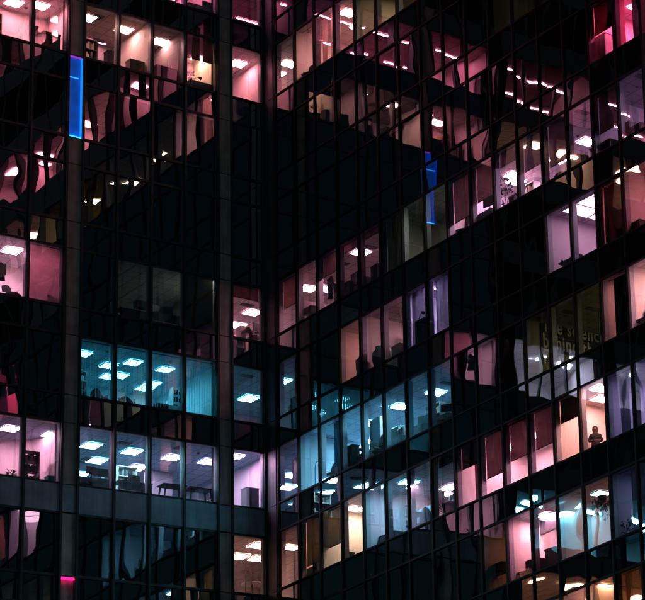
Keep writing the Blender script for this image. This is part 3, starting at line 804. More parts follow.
def coat(w, k, px, py, d, label, wd=.42, h=.95, col=None, rot=0.):
    p, zt = spot(w, k, px, py, d, 1.2, 2.2)
    o = thing('hanging_coat', label, 'coat', p + Vector((0, 0, zt)), ROTZ[w] + rot, 'coats on stands'); c = col or DARK
    m = MB(); n = 16
    prof = [(.05, 0.), (.24, -.05), (.46, -.12), (.5, -.3), (.46, -.6), (.52, -.85), (.56, -1.)]
    i0 = len(m.v)
    for r, z in prof:
        for j in range(n):
            t = 2*PI*j/n; fold = 1 + .12*math.sin(5*t + z*4)*(-z)
            m.v.append((r*wd*math.cos(t)*fold, r*wd*.45*math.sin(t)*fold, z*h))
    for a in range(len(prof)-1):
        for j in range(n):
            q = (j+1) % n; m.f.append((i0+a*n+j, i0+a*n+q, i0+(a+1)*n+q, i0+(a+1)*n+j)); m.m.append(0); m.sm.append(True)
    b = m.build('cloth', c, o)
    for s in (-1, 1):
        MB().tube((s*wd*.42, 0, -.1*h), (s*wd*.56, .03, -.62*h), .075, .05).build('sleeve', c, o)
    MB().path([(0, 0, -.01), (0, 0, .05), (.03, 0, .08), (.05, 0, .05)], .006).build('hook', STEEL, o)
    return o
def coat_stand(w, k, px, py, d, label):
    p, h = spot(w, k, px, py, d, 1.5, 2.1)
    o = thing('coat_stand', label, 'coat stand', p, ROTZ[w])
    MB().tube((0, 0, .02), (0, 0, h-.06), .022, .018).build('pole', BLK, o)
    for i in range(6):
        a = 2*PI*i/6 + .4; c, s = math.cos(a), math.sin(a)
        MB().path([(0, 0, h-.12), (.13*c, .13*s, h-.06), (.2*c, .2*s, h+.02)], .011).build('hook', BLK, o)
        MB().path([(0, 0, h-.52), (.14*c, .14*s, h-.56), (.21*c, .21*s, h-.66)], .014).build('lower_arm', BLK, o)
    for i in range(4):
        a = PI/4 + PI*i/2; MB().path([(0, 0, .2), (.18*math.cos(a), .18*math.sin(a), .12), (.27*math.cos(a), .27*math.sin(a), .01)], .014).build('foot', BLK, o)
    return o
def table(w, k, px, py, d, label, wd=1.2, dp=.7, rot=0., col=None):
    p, h = spot(w, k, px, py, d, .66, .8)
    o = thing('meeting_table', label, 'table', p, ROTZ[w] + rot, 'meeting tables'); c = col or GREY
    MB().box(-wd/2, wd/2, -dp/2, dp/2, h-.05, h).build('tabletop', c, o)
    for sx in (-1, 1):
        for sy in (-1, 1):
            MB().tube((sx*(wd/2-.12), sy*(dp/2-.08), h-.05), (sx*(wd/2-.02), sy*(dp/2-.03), 0), .04, .028).build('leg', c, o)
    return o
def shelf(w, k, px, py, d, label, wd=.7, dp=.3, col=None, n=4, rot=0., books=True):
    p, h = spot(w, k, px, py, d, 1., 2.2)
    o = thing('shelf_unit', label, 'shelf', p, ROTZ[w] + rot, 'shelves in the offices'); c = col or WHITE; rr = random.Random(int(px))
    for s in (-1, 1): MB().box(s*wd/2-.012, s*wd/2+.012, -dp/2, dp/2, 0, h).build('side_panel', c, o)
    for i in range(n+1):
        z = (h-.03)*i/n; b = MB().box(-wd/2+.013, wd/2-.013, -dp/2, dp/2, z, z+.025).build('shelf_board', c, o)
        if books and 0 < i < n:
            x = -wd/2+.03; m = MB()
            while x < wd/2-.1:
                t = rr.uniform(.03, .08)
                if rr.random() < .75: m.box(x, x+t, -dp/2+.04, dp/2-.04, z+.026, z+.026+h/n*rr.uniform(.5, .8))
                x += t+.004
            if m.v: m.build('binder', DARK, b)
    return o
def desk_lamp(w, k, px, py, d, label, base=.74):
    p, h = spot(w, k, px, py, d, base+.35, base+.75)
    o = thing('desk_lamp', label, 'lamp', p + Vector((0, 0, base)), ROTZ[w]); t = h-base
    MB().lathe([(0, 0), (.09, 0), (.09, .02), (.01, .03)], n=14).build('foot', BLK, o)
    MB().path([(0, 0, .02), (-.1, 0, t*.55), (.12, 0, t*.92)], .012).build('arm', BLK, o)
    MB().tube((.1, 0, t*.96), (.24, 0, t*.8), .03, .075).build('shade', BLK, o)
    return o
def table_lamp(w, k, px, py, d, label, base=.74, glow=None, col=WHITE):
    p, h = spot(w, k, px, py, d, base+.3, base+.8)
    o = thing('table_lamp', label, 'lamp', p + Vector((0, 0, base)), ROTZ[w]); t = h-base
    MB().lathe([(0, 0), (.08, 0), (.06, .03), (.012, .05), (.012, t*.45), (0, t*.45)], n=14).build('foot', STEEL, o)
    MB().lathe([(.13, t*.4), (.035, t)], n=18).build('shade', glow or fabric('lamp_shade', (.8, .7, .66), .5), o)
    return o
def vase(w, k, px, py, d, label, base=.5, rad=.16, leaf=True, col=None):
    p, h = spot(w, k, px, py, d, base+.35, 2.1)
    o = thing('vase', label, 'vase', p + Vector((0, 0, base)), ROTZ[w]); t = h-base; b = t*(.8 if leaf else 1)
    MB().lathe([(0, 0), (rad*.8, 0), (rad*1.05, b*.3), (rad, b*.7), (rad*.55, b*.86), (rad*.6, b), (rad*.5, b), (0, b*.9)], n=20).build('body', col or DARK, o)
    if leaf:
        m = MB(); rr = random.Random(4)
        leafs(m, rr, 14, lambda r: (None, (0, 0, b*.9), (r.uniform(-1, 1), r.uniform(-.6, .6), r.uniform(.3, 1.))), .16, .03); m.build('sprig', LEAF, o)
    return o
def stool_table(w, k, px, py, d, label, rad=.4):
    p, h = spot(w, k, px, py, d, .7, 1.1)
    o = thing('round_table', label, 'table', p, ROTZ[w])
    MB().lathe([(0, h-.03), (rad, h-.03), (rad, h), (0, h)], n=24).build('tabletop', WHITE, o)
    MB().tube((0, 0, .03), (0, 0, h-.03), .035).build('stem', STEEL, o)
    MB().lathe([(0, 0), (.26, 0), (.26, .02), (.03, .04)], n=18).build('foot', STEEL, o)
    return o
def floor_lamp(w, k, px, py, d, label, bend=.25, glow=False):
    p, h = spot(w, k, px, py, d, 1.1, 2.2)
    o = thing('floor_lamp', label, 'lamp', p, ROTZ[w])
    pts = [(0, 0, .02), (0, 0, h*.82)] + [(bend*(1-math.cos(a)), 0, h*.82 + h*.16*math.sin(a)) for a in (R(30), R(60), R(90), R(120), R(150))]
    MB().path(pts, .018).build('pole', BLK, o)
    e = pts[-1]; MB().tube(e, (e[0]+.02, 0, e[2]-.12), .03, .08).build('shade', BLK, o)
    MB().lathe([(0, 0), (.15, 0), (.15, .02), (.02, .03)], n=16).build('foot', BLK, o)
    return o

# --- left wing
def hold(p_k, w, px, py, d): return spot(w, p_k, px, py, d)
carton('L', 0, 34, 27, .7, 'tall dark box, leftmost of the boxes in the pink room, second storey', .22, .3, .9, col=BLK)
carton('L', 0, 39, 34, .8, 'low grey box, second from left in the pink room, second storey', .36, .3, .6, col=GREY)
carton('L', 0, 46, 33, .6, 'pale cardboard box in the middle of the pink room window, second storey', .34, .3, .65)
carton('L', 0, 54, 35, .6, 'dark box on the right by the first pillar, second storey', .42, .3, .7, col=DARK)
cabinet('L', 0, 109, 52, .7, 'dark narrow cabinet right of the first pillar, second storey', .26, .4, BLK, doors=1)
carton('L', 0, 135, 62, .7, 'wide brown box below the bright side wall, second storey', .62, .4, .45)
cabinet('L', 0, 167, 69, .8, 'low dark counter in the dim narrow room, second storey', 1.1, .4, DARK)
table_lamp('L', 0, 173, 63.5, 1.1, 'white cone shaped lamp on the dark counter, second storey', base=.9)
desk('L', 0, 200, 90, .7, 'low desk carrying the plant in the peach room, second storey', 1.2, .5, .6)
plant('L', 0, 190, 69, .7, 'spiky dark desk plant in the peach room, second storey', .2, .6, .2, spiky=True, seed=5)
desk_lamp('L', 0, 196, 84, .7, 'small black desk lamp beside the spiky plant, second storey', base=.6)
p, h = spot('L', -1, 256, 21, .6, .3, .9)
o = thing('waste_basket', 'round wire basket at the sill of the magenta room, first storey', 'basket', p + Vector((0, 0, .02)), 0)
MB().lathe([(.1, 0), (.15, .36), (.14, .36), (.09, .01)], n=18).build('body', BLK, o); MB().lathe([(.155, .34), (.165, .36), (.155, .38), (.14, .36)], n=18).build('rim', STEEL, o)
desk('L', -1, 200, 8, .6, 'long desk at the top edge of the magenta office, first storey', 1.3, .5, .5, BLK)
monitor('L', -1, 208, 3, .6, 'monitor on the long desk of the magenta office, first storey', base=.5)
chair('L', 3, 12, 284, .9, 'mesh office chair in the bright pink room, fifth storey', .4, group='office chairs')
coat('L', 3, 1, 262, .6, 'dark garment at the left edge of the photo, fifth storey', .3, .8)
chair('L', 3, 51, 283, .55, 'tall rounded chair behind the mauve blind, fifth storey', .2, .62, .5)
desk('L', 3, 131, 304, .9, 'cluttered desk in the dim room, first from the first pillar, fifth storey', 1.2, .6, .7, BLK)
carton('L', 3, 141, 302, .9, 'black box on the cluttered desk of the dim room, fifth storey', .5, .3, .3, col=BLK)
monitor('L', 3, 155, 307, .8, 'left monitor in the dim room, fifth storey, left wing', .3)
monitor('L', 3, 166, 309, .8, 'right monitor in the dim room, fifth storey, left wing', -.4)
desk('L', 3, 162, 318, .8, 'dark desk under the two monitors of the dim room, fifth storey', 1.3, .6, .74, BLK)
cabinet('L', 3, 246, 328, 1.2, 'pale sloping cabinet in the pink room by the second pillar, fifth storey', .7, .4, WHITE)
chair('L', 3, 254, 326, .7, 'dark high chair in the pink room by the second pillar, fifth storey', .5, .34)
monitor('L', 3, 258, 326, .7, 'monitor near the corner post, fifth storey, left wing', .3)
chair('L', 4, 100, 387, 1.1, 'rounded chair back left in the teal office, sixth storey', .1, .56, .55)
chair('L', 4, 127, 398, 1.1, 'lower rounded chair right in the teal office, sixth storey', -.2, .56, .5)
carton('L', 4, 161, 405, .6, 'dark box at the sill of the teal office, sixth storey', .5, .35, .4, col=DARK)
shelf('L', 4, 178, 389, 1.6, 'white shelf unit with dark binders in the teal office, sixth storey', .55, .3, WHITE, 5)
desk('L', 4, 170, 411, .9, 'low white desk behind the dark box in the teal office, sixth storey', 1.2, .6, .5, WHITE)
shelf('L', 5, 30, 452, 1.6, 'dark shelf unit against the curved pink wall, seventh storey', .62, .35, DARK, 4)
plant('L', 5, 11, 472, .5, 'small plant at the sill of the curved pink room, seventh storey', .12, 0., .14, 30, seed=8)
cabinet('L', 5, 50, 478, .8, 'small teal cabinet by the first pillar, seventh storey', .3, .3, mat('teal_laminate', (.06, .2, .22), .5), doors=1, hmax=.7)
desk('L', 5, 92, 478, 1.2, 'grey desk nearest the first pillar, seventh storey', 1.3, .7, .74)
monitor('L', 5, 92, 467, 1.2, 'left monitor on the desk nearest the first pillar, seventh storey', .2)
monitor('L', 5, 101, 469, 1.3, 'right monitor on the desk nearest the first pillar, seventh storey', -.2)
chair('L', 5, 84, 477, .9, 'office chair at the desk nearest the first pillar, seventh storey', .6)
desk('L', 5, 132, 485, 1.0, 'wide grey desk second from the first pillar, seventh storey', 1.4, .7, .74)
monitor('L', 5, 134, 477, 1.1, 'monitor on the wide grey desk, seventh storey, left wing', .1, .5, .3)
shelf('L', 5, 112, 470, 4.2, 'pale shelf unit deep in the long office, seventh storey', .8, .3, GREY, 4)
table('L', 5, 120, 480, 3.4, 'far grey table deep in the long office, seventh storey', 1.6, .7)
carton('L', 5, 143, 487, .8, 'pedestal box beside the wide grey desk, seventh storey', .4, .4, .5, col=GREY)
table('L', 5, 172, 482, .75, 'dark meeting table with splayed legs, left of two, seventh storey', 1.0, .6, 0, DARK)
table('L', 5, 198, 485, .75, 'dark meeting table with splayed legs, right of two, seventh storey', 1.05, .6, 0, DARK)
chair('L', 5, 203, 490, 1.5, 'white chair under the right meeting table, seventh storey', 2.8, .42, .2, WHITE)
cabinet('L', 5, 250, 489, .7, 'boxy grey copier right of the second pillar, seventh storey', .56, .45, mat('copier_grey', (.10, .15, .17), .5), name='copier', doors=1)
carton('L', 5, 261, 500, .6, 'small dark bin beside the copier, seventh storey', .18, .18, .3, col=DARK, base=0)
coat_stand('L', 6, 245.5, 558, 1.0, 'black coat stand in the peach corner room, eighth storey')
stool_table('L', 6, 252, 584, 1.5, 'white round table behind the coat stand, eighth storey', .42)
for i, (px, py) in enumerate(((92, 447), (152, 384))): pass
for (px, py, k, lb) in ((82, 466-4, 5, 'dark ceiling vent left in the teal office, seventh storey'), (124, 443, 5, 'dark ceiling vent right in the teal office, seventh storey'),
                        (247, 305, 3, 'ceiling vent in the pink room right of the second pillar, fifth storey'), (247, 376, 4, 'ceiling vent in the teal corner room, sixth storey'),
                        (342.5, 263, 3, 'ceiling vent beside the twin lights, fifth storey, right wing'), (371, 247, 3, 'ceiling vent above the filing cabinets, fifth storey'),
                        (421, 217, 3, 'ceiling vent in the dim olive room beside the blue reflection, fifth storey'), (582, 112, 3, 'ceiling vent in the brightest window, fifth storey, right wing'),
                        (641, 76, 3, 'ceiling vent at the right edge, fifth storey'), (447, 383, 5, 'ceiling vent at the last teal window, seventh storey'),
                        (568, 312, 5, 'left ceiling vent in the olive room with the lettered wall, seventh storey'), (592, 309, 5, 'right ceiling vent in the olive room with the lettered wall, seventh storey')):
    vent(px, py, k, lb)

# --- right wing
chair('R', 0, 309, 63, .5, 'dark chair at the second window from the corner, second storey', .4, .5)
carton('R', 0, 303, 69, .5, 'small dark box beside the chair, second storey, right wing', .4, .3, .3, col=BLK)
cabinet('R', 2, 603, 32, .7, 'white cabinet with drawers in the magenta office, fourth storey', .7, .4, WHITE, hmax=1.5)
carton('R', 3, 311, 308, .45, 'dark stack of folders at the second window from the corner, fifth storey', .6, .35, .3, col=BLK)
coat('R', 3, 331, 276, .8, 'dark coat hanging left under the rust blind, fifth storey', .44, 1.0)
coat('R', 3, 335, 283, .8, 'long dark coat hanging right under the rust blind, fifth storey', .36, 1.1, BLK)
carton('R', 3, 349, 285, .5, 'big black box at the fourth window from the corner, fifth storey', .9, .5, .55, col=BLK)
cabinet('R', 3, 358, 274, .6, 'tall black cabinet beside the twin lights, fifth storey', .5, .4, BLK)
cabinet('R', 3, 367, 279, .7, 'grey filing cabinet, left of two, fifth storey', .45, .4, GREY)
cabinet('R', 3, 378, 266, .6, 'taller dark filing cabinet, right of two, fifth storey', .5, .4, DARK)
chair('R', 3, 462, 210, .6, 'round dark chair under the long brown blind, fifth storey', .3, .55, .5)
desk('R', 3, 487, 213, .7, 'desk left of the tall plant, fifth storey', 1.3, .5, .7, GREY)
monitor('R', 3, 489, 197, .75, 'large monitor left of the tall plant, fifth storey', .2, .62, .4, base=.7)
plant('R', 3, 505, 178, .75, 'tall leafy plant in a black pot between two windows, fifth storey', .36, 0., .42, 190, seed=2)
carton('R', 3, 514, 197, .45, 'small dark box right of the tall plant, fifth storey', .35, .25, .25, col=BLK)
chair('R', 3, 562, 166, .6, 'rounded dark chair left of the brightest window, fifth storey', -.2, .6, .5)
chair('R', 3, 583, 152, .7, 'office chair with slanted back in the brightest window, fifth storey', .8, .4, .1)
carton('R', 3, 577, 158, .5, 'low dark box in the brightest window, fifth storey', .7, .4, .3, col=DARK)
monitor('R', 3, 604, 132, .7, 'monitor below the brown blind right of the brightest window, fifth storey', .3, base=.74)
desk('R', 3, 606, 146, .7, 'desk below the brown blind right of the brightest window, fifth storey', 1.3, .6, .74, DARK)
carton('R', 3, 630, 123, .5, 'upright dark box at the right edge, fifth storey', .3, .3, .5, col=BLK)
carton('R', 3, 638, 126, .5, 'long low box at the right edge, fifth storey', .7, .3, .3, col=DARK)
vase('R', 4, 291, 405, .5, 'small dark vase near the corner, sixth storey', .3, .11, False)
cabinet('R', 4, 296, 398, .5, 'narrow dark cabinet beside the small vase, sixth storey', .35, .3, DARK, doors=1)
coat('R', 4, 359, 361, .5, 'dark jacket at the pink strip of the dark window, sixth storey', .34, .9, BLK)
vase('R', 4, 379, 342, .5, 'large dark vase with leaves in the dusky pink room, sixth storey', .3, .27)
vase('R', 4, 388, 346, .55, 'green glass vase beside the large vase, sixth storey', .3, .15, False, mat('green_glaze', (.08, .12, .04), .3))
carton('R', 4, 400, 346, .5, 'black box stepped at the sill of the dusky pink room, sixth storey', .6, .4, .5, col=BLK)
cabinet('R', 4, 422, 320, .22, 'dark cabinet in front of the lavender curtain, sixth storey', .62, .26, DARK)
desk_lamp('R', 4, 420, 312, .22, 'black jointed lamp on the cabinet by the lavender curtain, sixth storey', base=.95)
chair('R', 4, 570, 255, .5, 'wide rounded chair under the luminous ceiling, sixth storey', .2, .8, .35)
chair('R', 4, 541, 271, .5, 'red armchair at the dark window left of the luminous ceiling, sixth storey', .2, .6, .3, mat('red_fabric', (.4, .02, .03), .8))
cabinet('R', 4, 632, 226, .5, 'low dark bench at the edge of the red room, sixth storey', 1.4, .4, BLK, hmax=.6)
coat('R', 5, 296, 457, .8, 'black coat hanging at the first window from the corner, seventh storey', .5, 1.1, BLK)
coat('R', 5, 307, 459, .7, 'dark coat with salmon lining at the second window, seventh storey', .34, 1.1, mat('salmon_cloth', (.40, .16, .12), .9))
coat('R', 5, 304, 461, .8, 'long black coat beside the salmon coat, seventh storey', .4, 1.2, BLK)
floor_lamp('R', 5, 315, 462, .6, 'bent pipe floor lamp right of the coats, seventh storey', .18)
chair('R', 5, 336, 458, .6, 'large dark chair in front of the teal curtain, seventh storey', .4, .9, .4)
cabinet('R', 5, 353, 446, .5, 'dark narrow stand with rounded top by the pink wall, seventh storey', .4, .35, DARK, doors=1)
desk_lamp('R', 5, 357, 449, .5, 'jointed dark lamp beside the narrow stand, seventh storey', base=.5)
chair('R', 5, 380, 432, .6, 'high dark office chair among the teal desks, seventh storey', .4, .5, .3)
desk('R', 5, 372, 448, .7, 'desk leftmost among the teal desks, seventh storey', 1.3, .6, .7)
monitor('R', 5, 394, 434, .8, 'monitor left on the middle teal desk, seventh storey', .2)
monitor('R', 5, 401, 431, .8, 'monitor right on the middle teal desk, seventh storey', -.2)
desk('R', 5, 398, 440, .8, 'middle desk among the teal desks, seventh storey', 1.5, .6, .72)
monitor('R', 5, 424, 424, .7, 'large monitor at the seventh window from the corner, seventh storey', .3, .6, .4)
desk('R', 5, 420, 434, .7, 'desk with the large monitor, seventh storey, right wing', 1.3, .6, .72)
monitor('R', 5, 447, 407, .7, 'monitor turned sideways at the last teal window, seventh storey', .7, .5, .32)
chair('R', 5, 441, 415, .6, 'dark chair at the last teal window, seventh storey', .2, .5)
desk('R', 5, 446, 424, .8, 'desk at the last teal window, seventh storey', 1.2, .6, .7)
floor_lamp('R', 5, 598, 306, .7, 'dark hoop shaped floor lamp before the lettered wall, seventh storey', .3)
chair('R', 5, 643, 304, .5, 'black round backed chair at the right edge, seventh storey', .1, .62, .9)
desk('R', 6, 311, 569, .6, 'dark desk corner below the olive blind, eighth storey', 1.2, .5, .6, BLK)
carton('R', 6, 318, 560, .5, 'dark box right of the orange desk corner, eighth storey', .3, .3, .5, col=BLK)
chair('R', 6, 328, 537, .5, 'large dark chair behind the olive blind, eighth storey', .4, .5, .6)
carton('R', 6, 349, 553, .5, 'dark small object at the sill of the beige room, eighth storey', .3, .3, .35, col=BLK)
chair('R', 6, 380, 504, .9, 'grey chair left in the dusky pink room, eighth storey', .3, .5, .3, GREY)
desk('R', 6, 391, 512, .9, 'desk in the middle of the dusky pink room, eighth storey', 1.3, .6, .7)
chair('R', 6, 420, 504, .8, 'pale tub chair right in the dusky pink room, eighth storey', .2, .66, .4, mat('pale_fabric', (.25, .3, .34), .8))
stool_table('R', 6, 416, 513, .9, 'small round white table by the pale tub chair, eighth storey', .35)
plant('R', 6, 443, 499, .5, 'spiky dark plant at the eighth window from the corner, eighth storey', .3, 0., .25, spiky=True, seed=9)
carton('R', 6, 450, 503, .5, 'dark box right of the spiky plant, eighth storey', .4, .3, .4, col=BLK)
plant('R', 7, 492, 556, .6, 'ragged dark plant in the cluttered dark room, ninth storey', .25, 0., .2, 60, seed=12)
carton('R', 7, 500, 564, .5, 'dark boxes at the sill of the cluttered dark room, ninth storey', .7, .3, .4, col=BLK)
chair('R', 7, 523, 560, .6, 'wide arched chair in the bright pink room, ninth storey', .2, .78, .6, mat('maroon_fabric', (.12, .06, .06), .8))
cabinet('R', 7, 531, 561, .5, 'narrow dark cabinet right of the arched chair, ninth storey', .3, .3, DARK, doors=1)
cabinet('R', 7, 541, 560, .6, 'low dark cabinet below the screen, ninth storey', .5, .35, DARK)
carton('R', 7, 554, 549, .5, 'tilted dark box right below the screen, ninth storey', .55, .4, .7, col=BLK, rot=.2)
p = in_room('R', 549, 524, 1.5)
o = thing('wall_screen', 'wide dark screen high on the pink wall, ninth storey', 'screen', p, ROTZ['R'])
MB().box(-.8, .8, -.03, .03, -.32, .32).build('frame', BLK, o); MB().box(-.76, .76, -.034, -.0305, -.28, .28).build('display', mat('screen_glass', (.06, .07, .09), .15), o)
MB().box(-.08, .08, .031, .2, .1, .8).build('bracket', STEEL, o)
# hanging plant in the ninth storey
p = in_room('R', 602, 490, .8)
o = thing('hanging_plant', 'dark trailing plant hanging from the ceiling, ninth storey', 'plant', (p.x, p.y, zs(7) + HW), ROTZ['R'])
m = MB(); rr = random.Random(21)
leafs(m, rr, 170, lambda r: (None, (r.gauss(0, .3), r.gauss(0, .2), -.45 - abs(r.gauss(0, .28))), (r.uniform(-1, 1), r.uniform(-1, 1), -.8)), .16, .05); m.build('foliage', LEAF, o)
MB().lathe([(0, -.5), (.14, -.5), (.18, -.34), (.0, -.34)], n=16).build('pot', BLK, o)
m = MB()
for i in range(3): m.tube((.16*math.cos(i*2.1), .16*math.sin(i*2.1), -.34), (0, 0, 0), .004)
m.build('cord', BLK, o)
floor_lamp('R', 7, 618, 512, .7, 'thin reading lamp pole at the right edge, ninth storey', .2)
plant('R', 7, 626, 520, .6, 'low plant beside the reading lamp, ninth storey', .25, 0., .2, 60, seed=33)

# partitions that catch the light
def partition(w, k, u, d0, d1, col, label, h=HW + .05, th=.06):
    a = W(w, u, d0, zs(k))
    o = thing('partition', label, 'partition', a, ROTZ[w], 'partition walls in the offices'); o['kind'] = 'thing'
    MB().box(-th/2, th/2, 0, d1-d0, .0, h).build('panel', mat('painted_wall', col, .8, 0, .06, 1.2), o)
    MB().box(-th/2-.006, th/2+.006, -.035, -.001, 0, h).build('edge_trim', JAMB, o); return o
partition('R', 3, 2.35, .5, 2.2, (.75, .6, .6), 'white partition below the rust blind at the corner, fifth storey', h=1.35)
partition('R', 4, 1.75, .45, 2.4, (.78, .42, .58), 'pink partition at the first window from the corner, sixth storey')
partition('R', 4, rb(1) + .33, .3, .5, (.8, .74, .6), 'thin pale post at the dark second window, sixth storey', th=.05)
partition('R', 6, 1.95, .5, 2.6, (.8, .55, .45), 'bright peach partition at the first window from the corner, eighth storey')
partition('R', 0, 2.0, .5, 2.0, (.7, .6, .56), 'pale partition at the first window from the corner, second storey', h=1.7)
partition('R', 3, rb(3) + .9, 2.6, 2.7, (.8, .55, .55), 'bright wall piece behind the black box, fifth storey, right wing', th=1.0)
partition('R', 2, rb(14) + 1.05, .5, .8, (.8, .45, .5), 'pink column left in the magenta office, fourth storey', th=.4)
partition('R', 2, rb(15) + .75, .5, .8, (.8, .45, .5), 'pink column right in the magenta office, fourth storey', th=.45)
partition('R', 4, rb(11) + .42, .3, .4, (.7, .4, .36), 'thin lit post left of the luminous ceiling, sixth storey', th=.08)
partition('R', 5, rb(3) + 1.1, .9, 1.0, (.80, .56, .66), 'pink wall panel behind the narrow stand, seventh storey', th=.75, h=2.2)
partition('R', 6, rb(4) + 1.2, 1.8, 1.9, (.8, .5, .62), 'pink wall panel behind the grey chair, eighth storey', th=1.6, h=1.7)

def text_mesh(cu, parent, loc):
    t = bpy.data.objects.new('tmp', cu); COL.objects.link(t)
    dg = bpy.context.evaluated_depsgraph_get(); me = bpy.data.meshes.new_from_object(t.evaluated_get(dg))
    bpy.data.objects.remove(t); return link('lettering', me, parent, loc)
partition('L', 5, 2.35, 4.4, 4.6, (.72, .50, .58), 'pink partition deep behind the meeting tables, seventh storey', th=1.1)
partition('L', 0, 4.6, 2.6, 2.75, (.62, .42, .38), 'peach panel at the back of the dim narrow room, second storey', th=.5, h=2.1)
for (px, py, k, lb) in ((98, 41, 0, 'round dark ceiling vent, left of two under the tube lamp, second storey'), (98, 17, 0, 'ceiling vent beside the first panel right of the first pillar, second storey'),
                        (180, 448, 5, 'ceiling vent above the meeting tables, seventh storey'), (170, 58, 0, 'ceiling vent in the dim narrow room, second storey'), (88, 459, 5, 'pale return vent left in the long office, seventh storey')):
    vent(px, py, k, lb, (.4, .4))
def detector(w, k, u, d, label):
    p = W(w, u, d, zs(k) + HW + .062)
    o = thing('smoke_detector', label, 'smoke detector', p, 0, 'small smoke detectors on the ceilings')
    MB().lathe([(0, -.06), (.05, -.055), (.075, -.02), (.08, 0)], n=14).build('housing', GREY, o); MB().lathe([(0, -.075), (.02, -.07), (.02, -.056)], n=8).build('sensor', BLK, o)
for (w, k, u, d, lb) in (('L', 0, 7.3, 2.1, 'smoke detector between the two panels, second storey, left wing'), ('L', 0, 4.3, 2.3, 'smoke detector in the dim narrow room, second storey'),
                         ('L', 0, 9.5, 1.9, 'smoke detector left of the first pillar, second storey'), ('L', 5, 5.5, 1.5, 'smoke detector in the teal part of the long office, seventh storey'),
                         ('L', 5, 2.2, 1.4, 'smoke detector above the right meeting table, seventh storey'), ('L', 4, 6.2, 1.2, 'smoke detector left in the teal office, sixth storey'), ('L', 4, 3.6, 1.1, 'smoke detector right in the teal office, sixth storey'),
                         ('R', 3, 20.6, 1.2, 'upper smoke detector in the brightest window, fifth storey'), ('R', 3, 20.3, 1.8, 'lower smoke detector in the brightest window, fifth storey'), ('R', 3, 25.2, 1., 'smoke detector at the right edge, fifth storey'),
                         ('R', 5, 9.3, 1.1, 'smoke detector at the sixth window from the corner, seventh storey'), ('R', 5, 11.2, .9, 'smoke detector at the seventh window from the corner, seventh storey'), ('R', 3, 2.6, 1.2, 'smoke detector at the second window from the corner, fifth storey')):
    detector(w, k, u, d, lb)
def tall(w, k, u, d, wd, h, col, label, books=True):
    p = W(w, u, d, zs(k)); rr = random.Random(int(u*50) + k)
    o = thing('bookcase', label, 'bookcase', p, ROTZ[w], 'tall furniture along the walls')
    for s_ in (-1, 1): MB().box(s_*wd/2-.015, s_*wd/2+.015, -.16, .16, 0, h).build('side_panel', col, o)
    MB().box(-wd/2, wd/2, .14, .16, 0, h).build('back_panel', col, o)
    for i in range(6):
        z = (h-.03)*i/5; b = MB().box(-wd/2+.016, wd/2-.016, -.16, .139, z, z+.03).build('shelf_board', col, o)
        x = -wd/2+.04; m = MB()
        while x < wd/2-.12 and i < 5:
            t = rr.uniform(.03, .09)
            if rr.random() < .8: m.box(x, x+t, -.12, .1, z+.031, z+.031+h/5*rr.uniform(.45, .8), rr.randrange(3))
            x += t+.006
        if m.v: m.build('binder', [DARK, GREY, CARD], b)
for (w, k, u, d, wd, h, col, lb) in (('L', 5, 7.2, 3.0, .9, 2.25, GREY, 'grey bookcase behind the desk nearest the first pillar, seventh storey'), ('L', 5, 4.4, 3.2, .8, 2.2, WHITE, 'white bookcase behind the wide grey desk, seventh storey'),
        ('L', 4, 6.9, 2.6, .9, 2.1, GREY, 'grey bookcase left in the teal office, sixth storey'), ('L', 0, 6.6, 2.6, .8, 2.3, DARK, 'dark bookcase below the slim tube lamp, second storey'),
        ('L', 0, 10.9, 2.1, .9, 2.1, WOOD, 'brown bookcase at the left edge, second storey'), ('L', 3, 11.1, 2.4, .8, 2.2, WHITE, 'white bookcase at the left edge, fifth storey'),
        ('R', 3, 6.9, 2.2, .9, 2.2, GREY, 'grey bookcase behind the filing cabinets, fifth storey'), ('R', 3, 16.2, 2.4, .9, 2.2, WHITE, 'white bookcase behind the tall plant, fifth storey'),
        ('R', 3, 20.9, 2.6, .9, 2.3, GREY, 'grey bookcase in the brightest window, fifth storey'), ('R', 5, 6.3, 2.3, .9, 2.2, GREY, 'grey bookcase behind the left teal desk, seventh storey'),
        ('R', 5, 9.4, 2.2, 1., 2.3, DARK, 'dark bookcase behind the middle teal desk, seventh storey'), ('R', 5, 11.3, 2.4, .8, 2.2, WHITE, 'white bookcase behind the large monitor, seventh storey'),
        ('R', 6, 7.6, 2.0, .9, 2.2, GREY, 'grey bookcase behind the pink wall panel, eighth storey'), ('R', 6, 10.7, 2.3, .9, 2.1, WHITE, 'white bookcase behind the pale tub chair, eighth storey'),
        ('R', 4, 8.4, 1.9, .8, 2.1, DARK, 'dark bookcase behind the green glass vase, sixth storey'), ('R', 7, 19.9, 1.6, .8, 2.2, DARK, 'dark bookcase right of the screen, ninth storey')):
    tall(w, k, u, d, wd, h, col, lb)
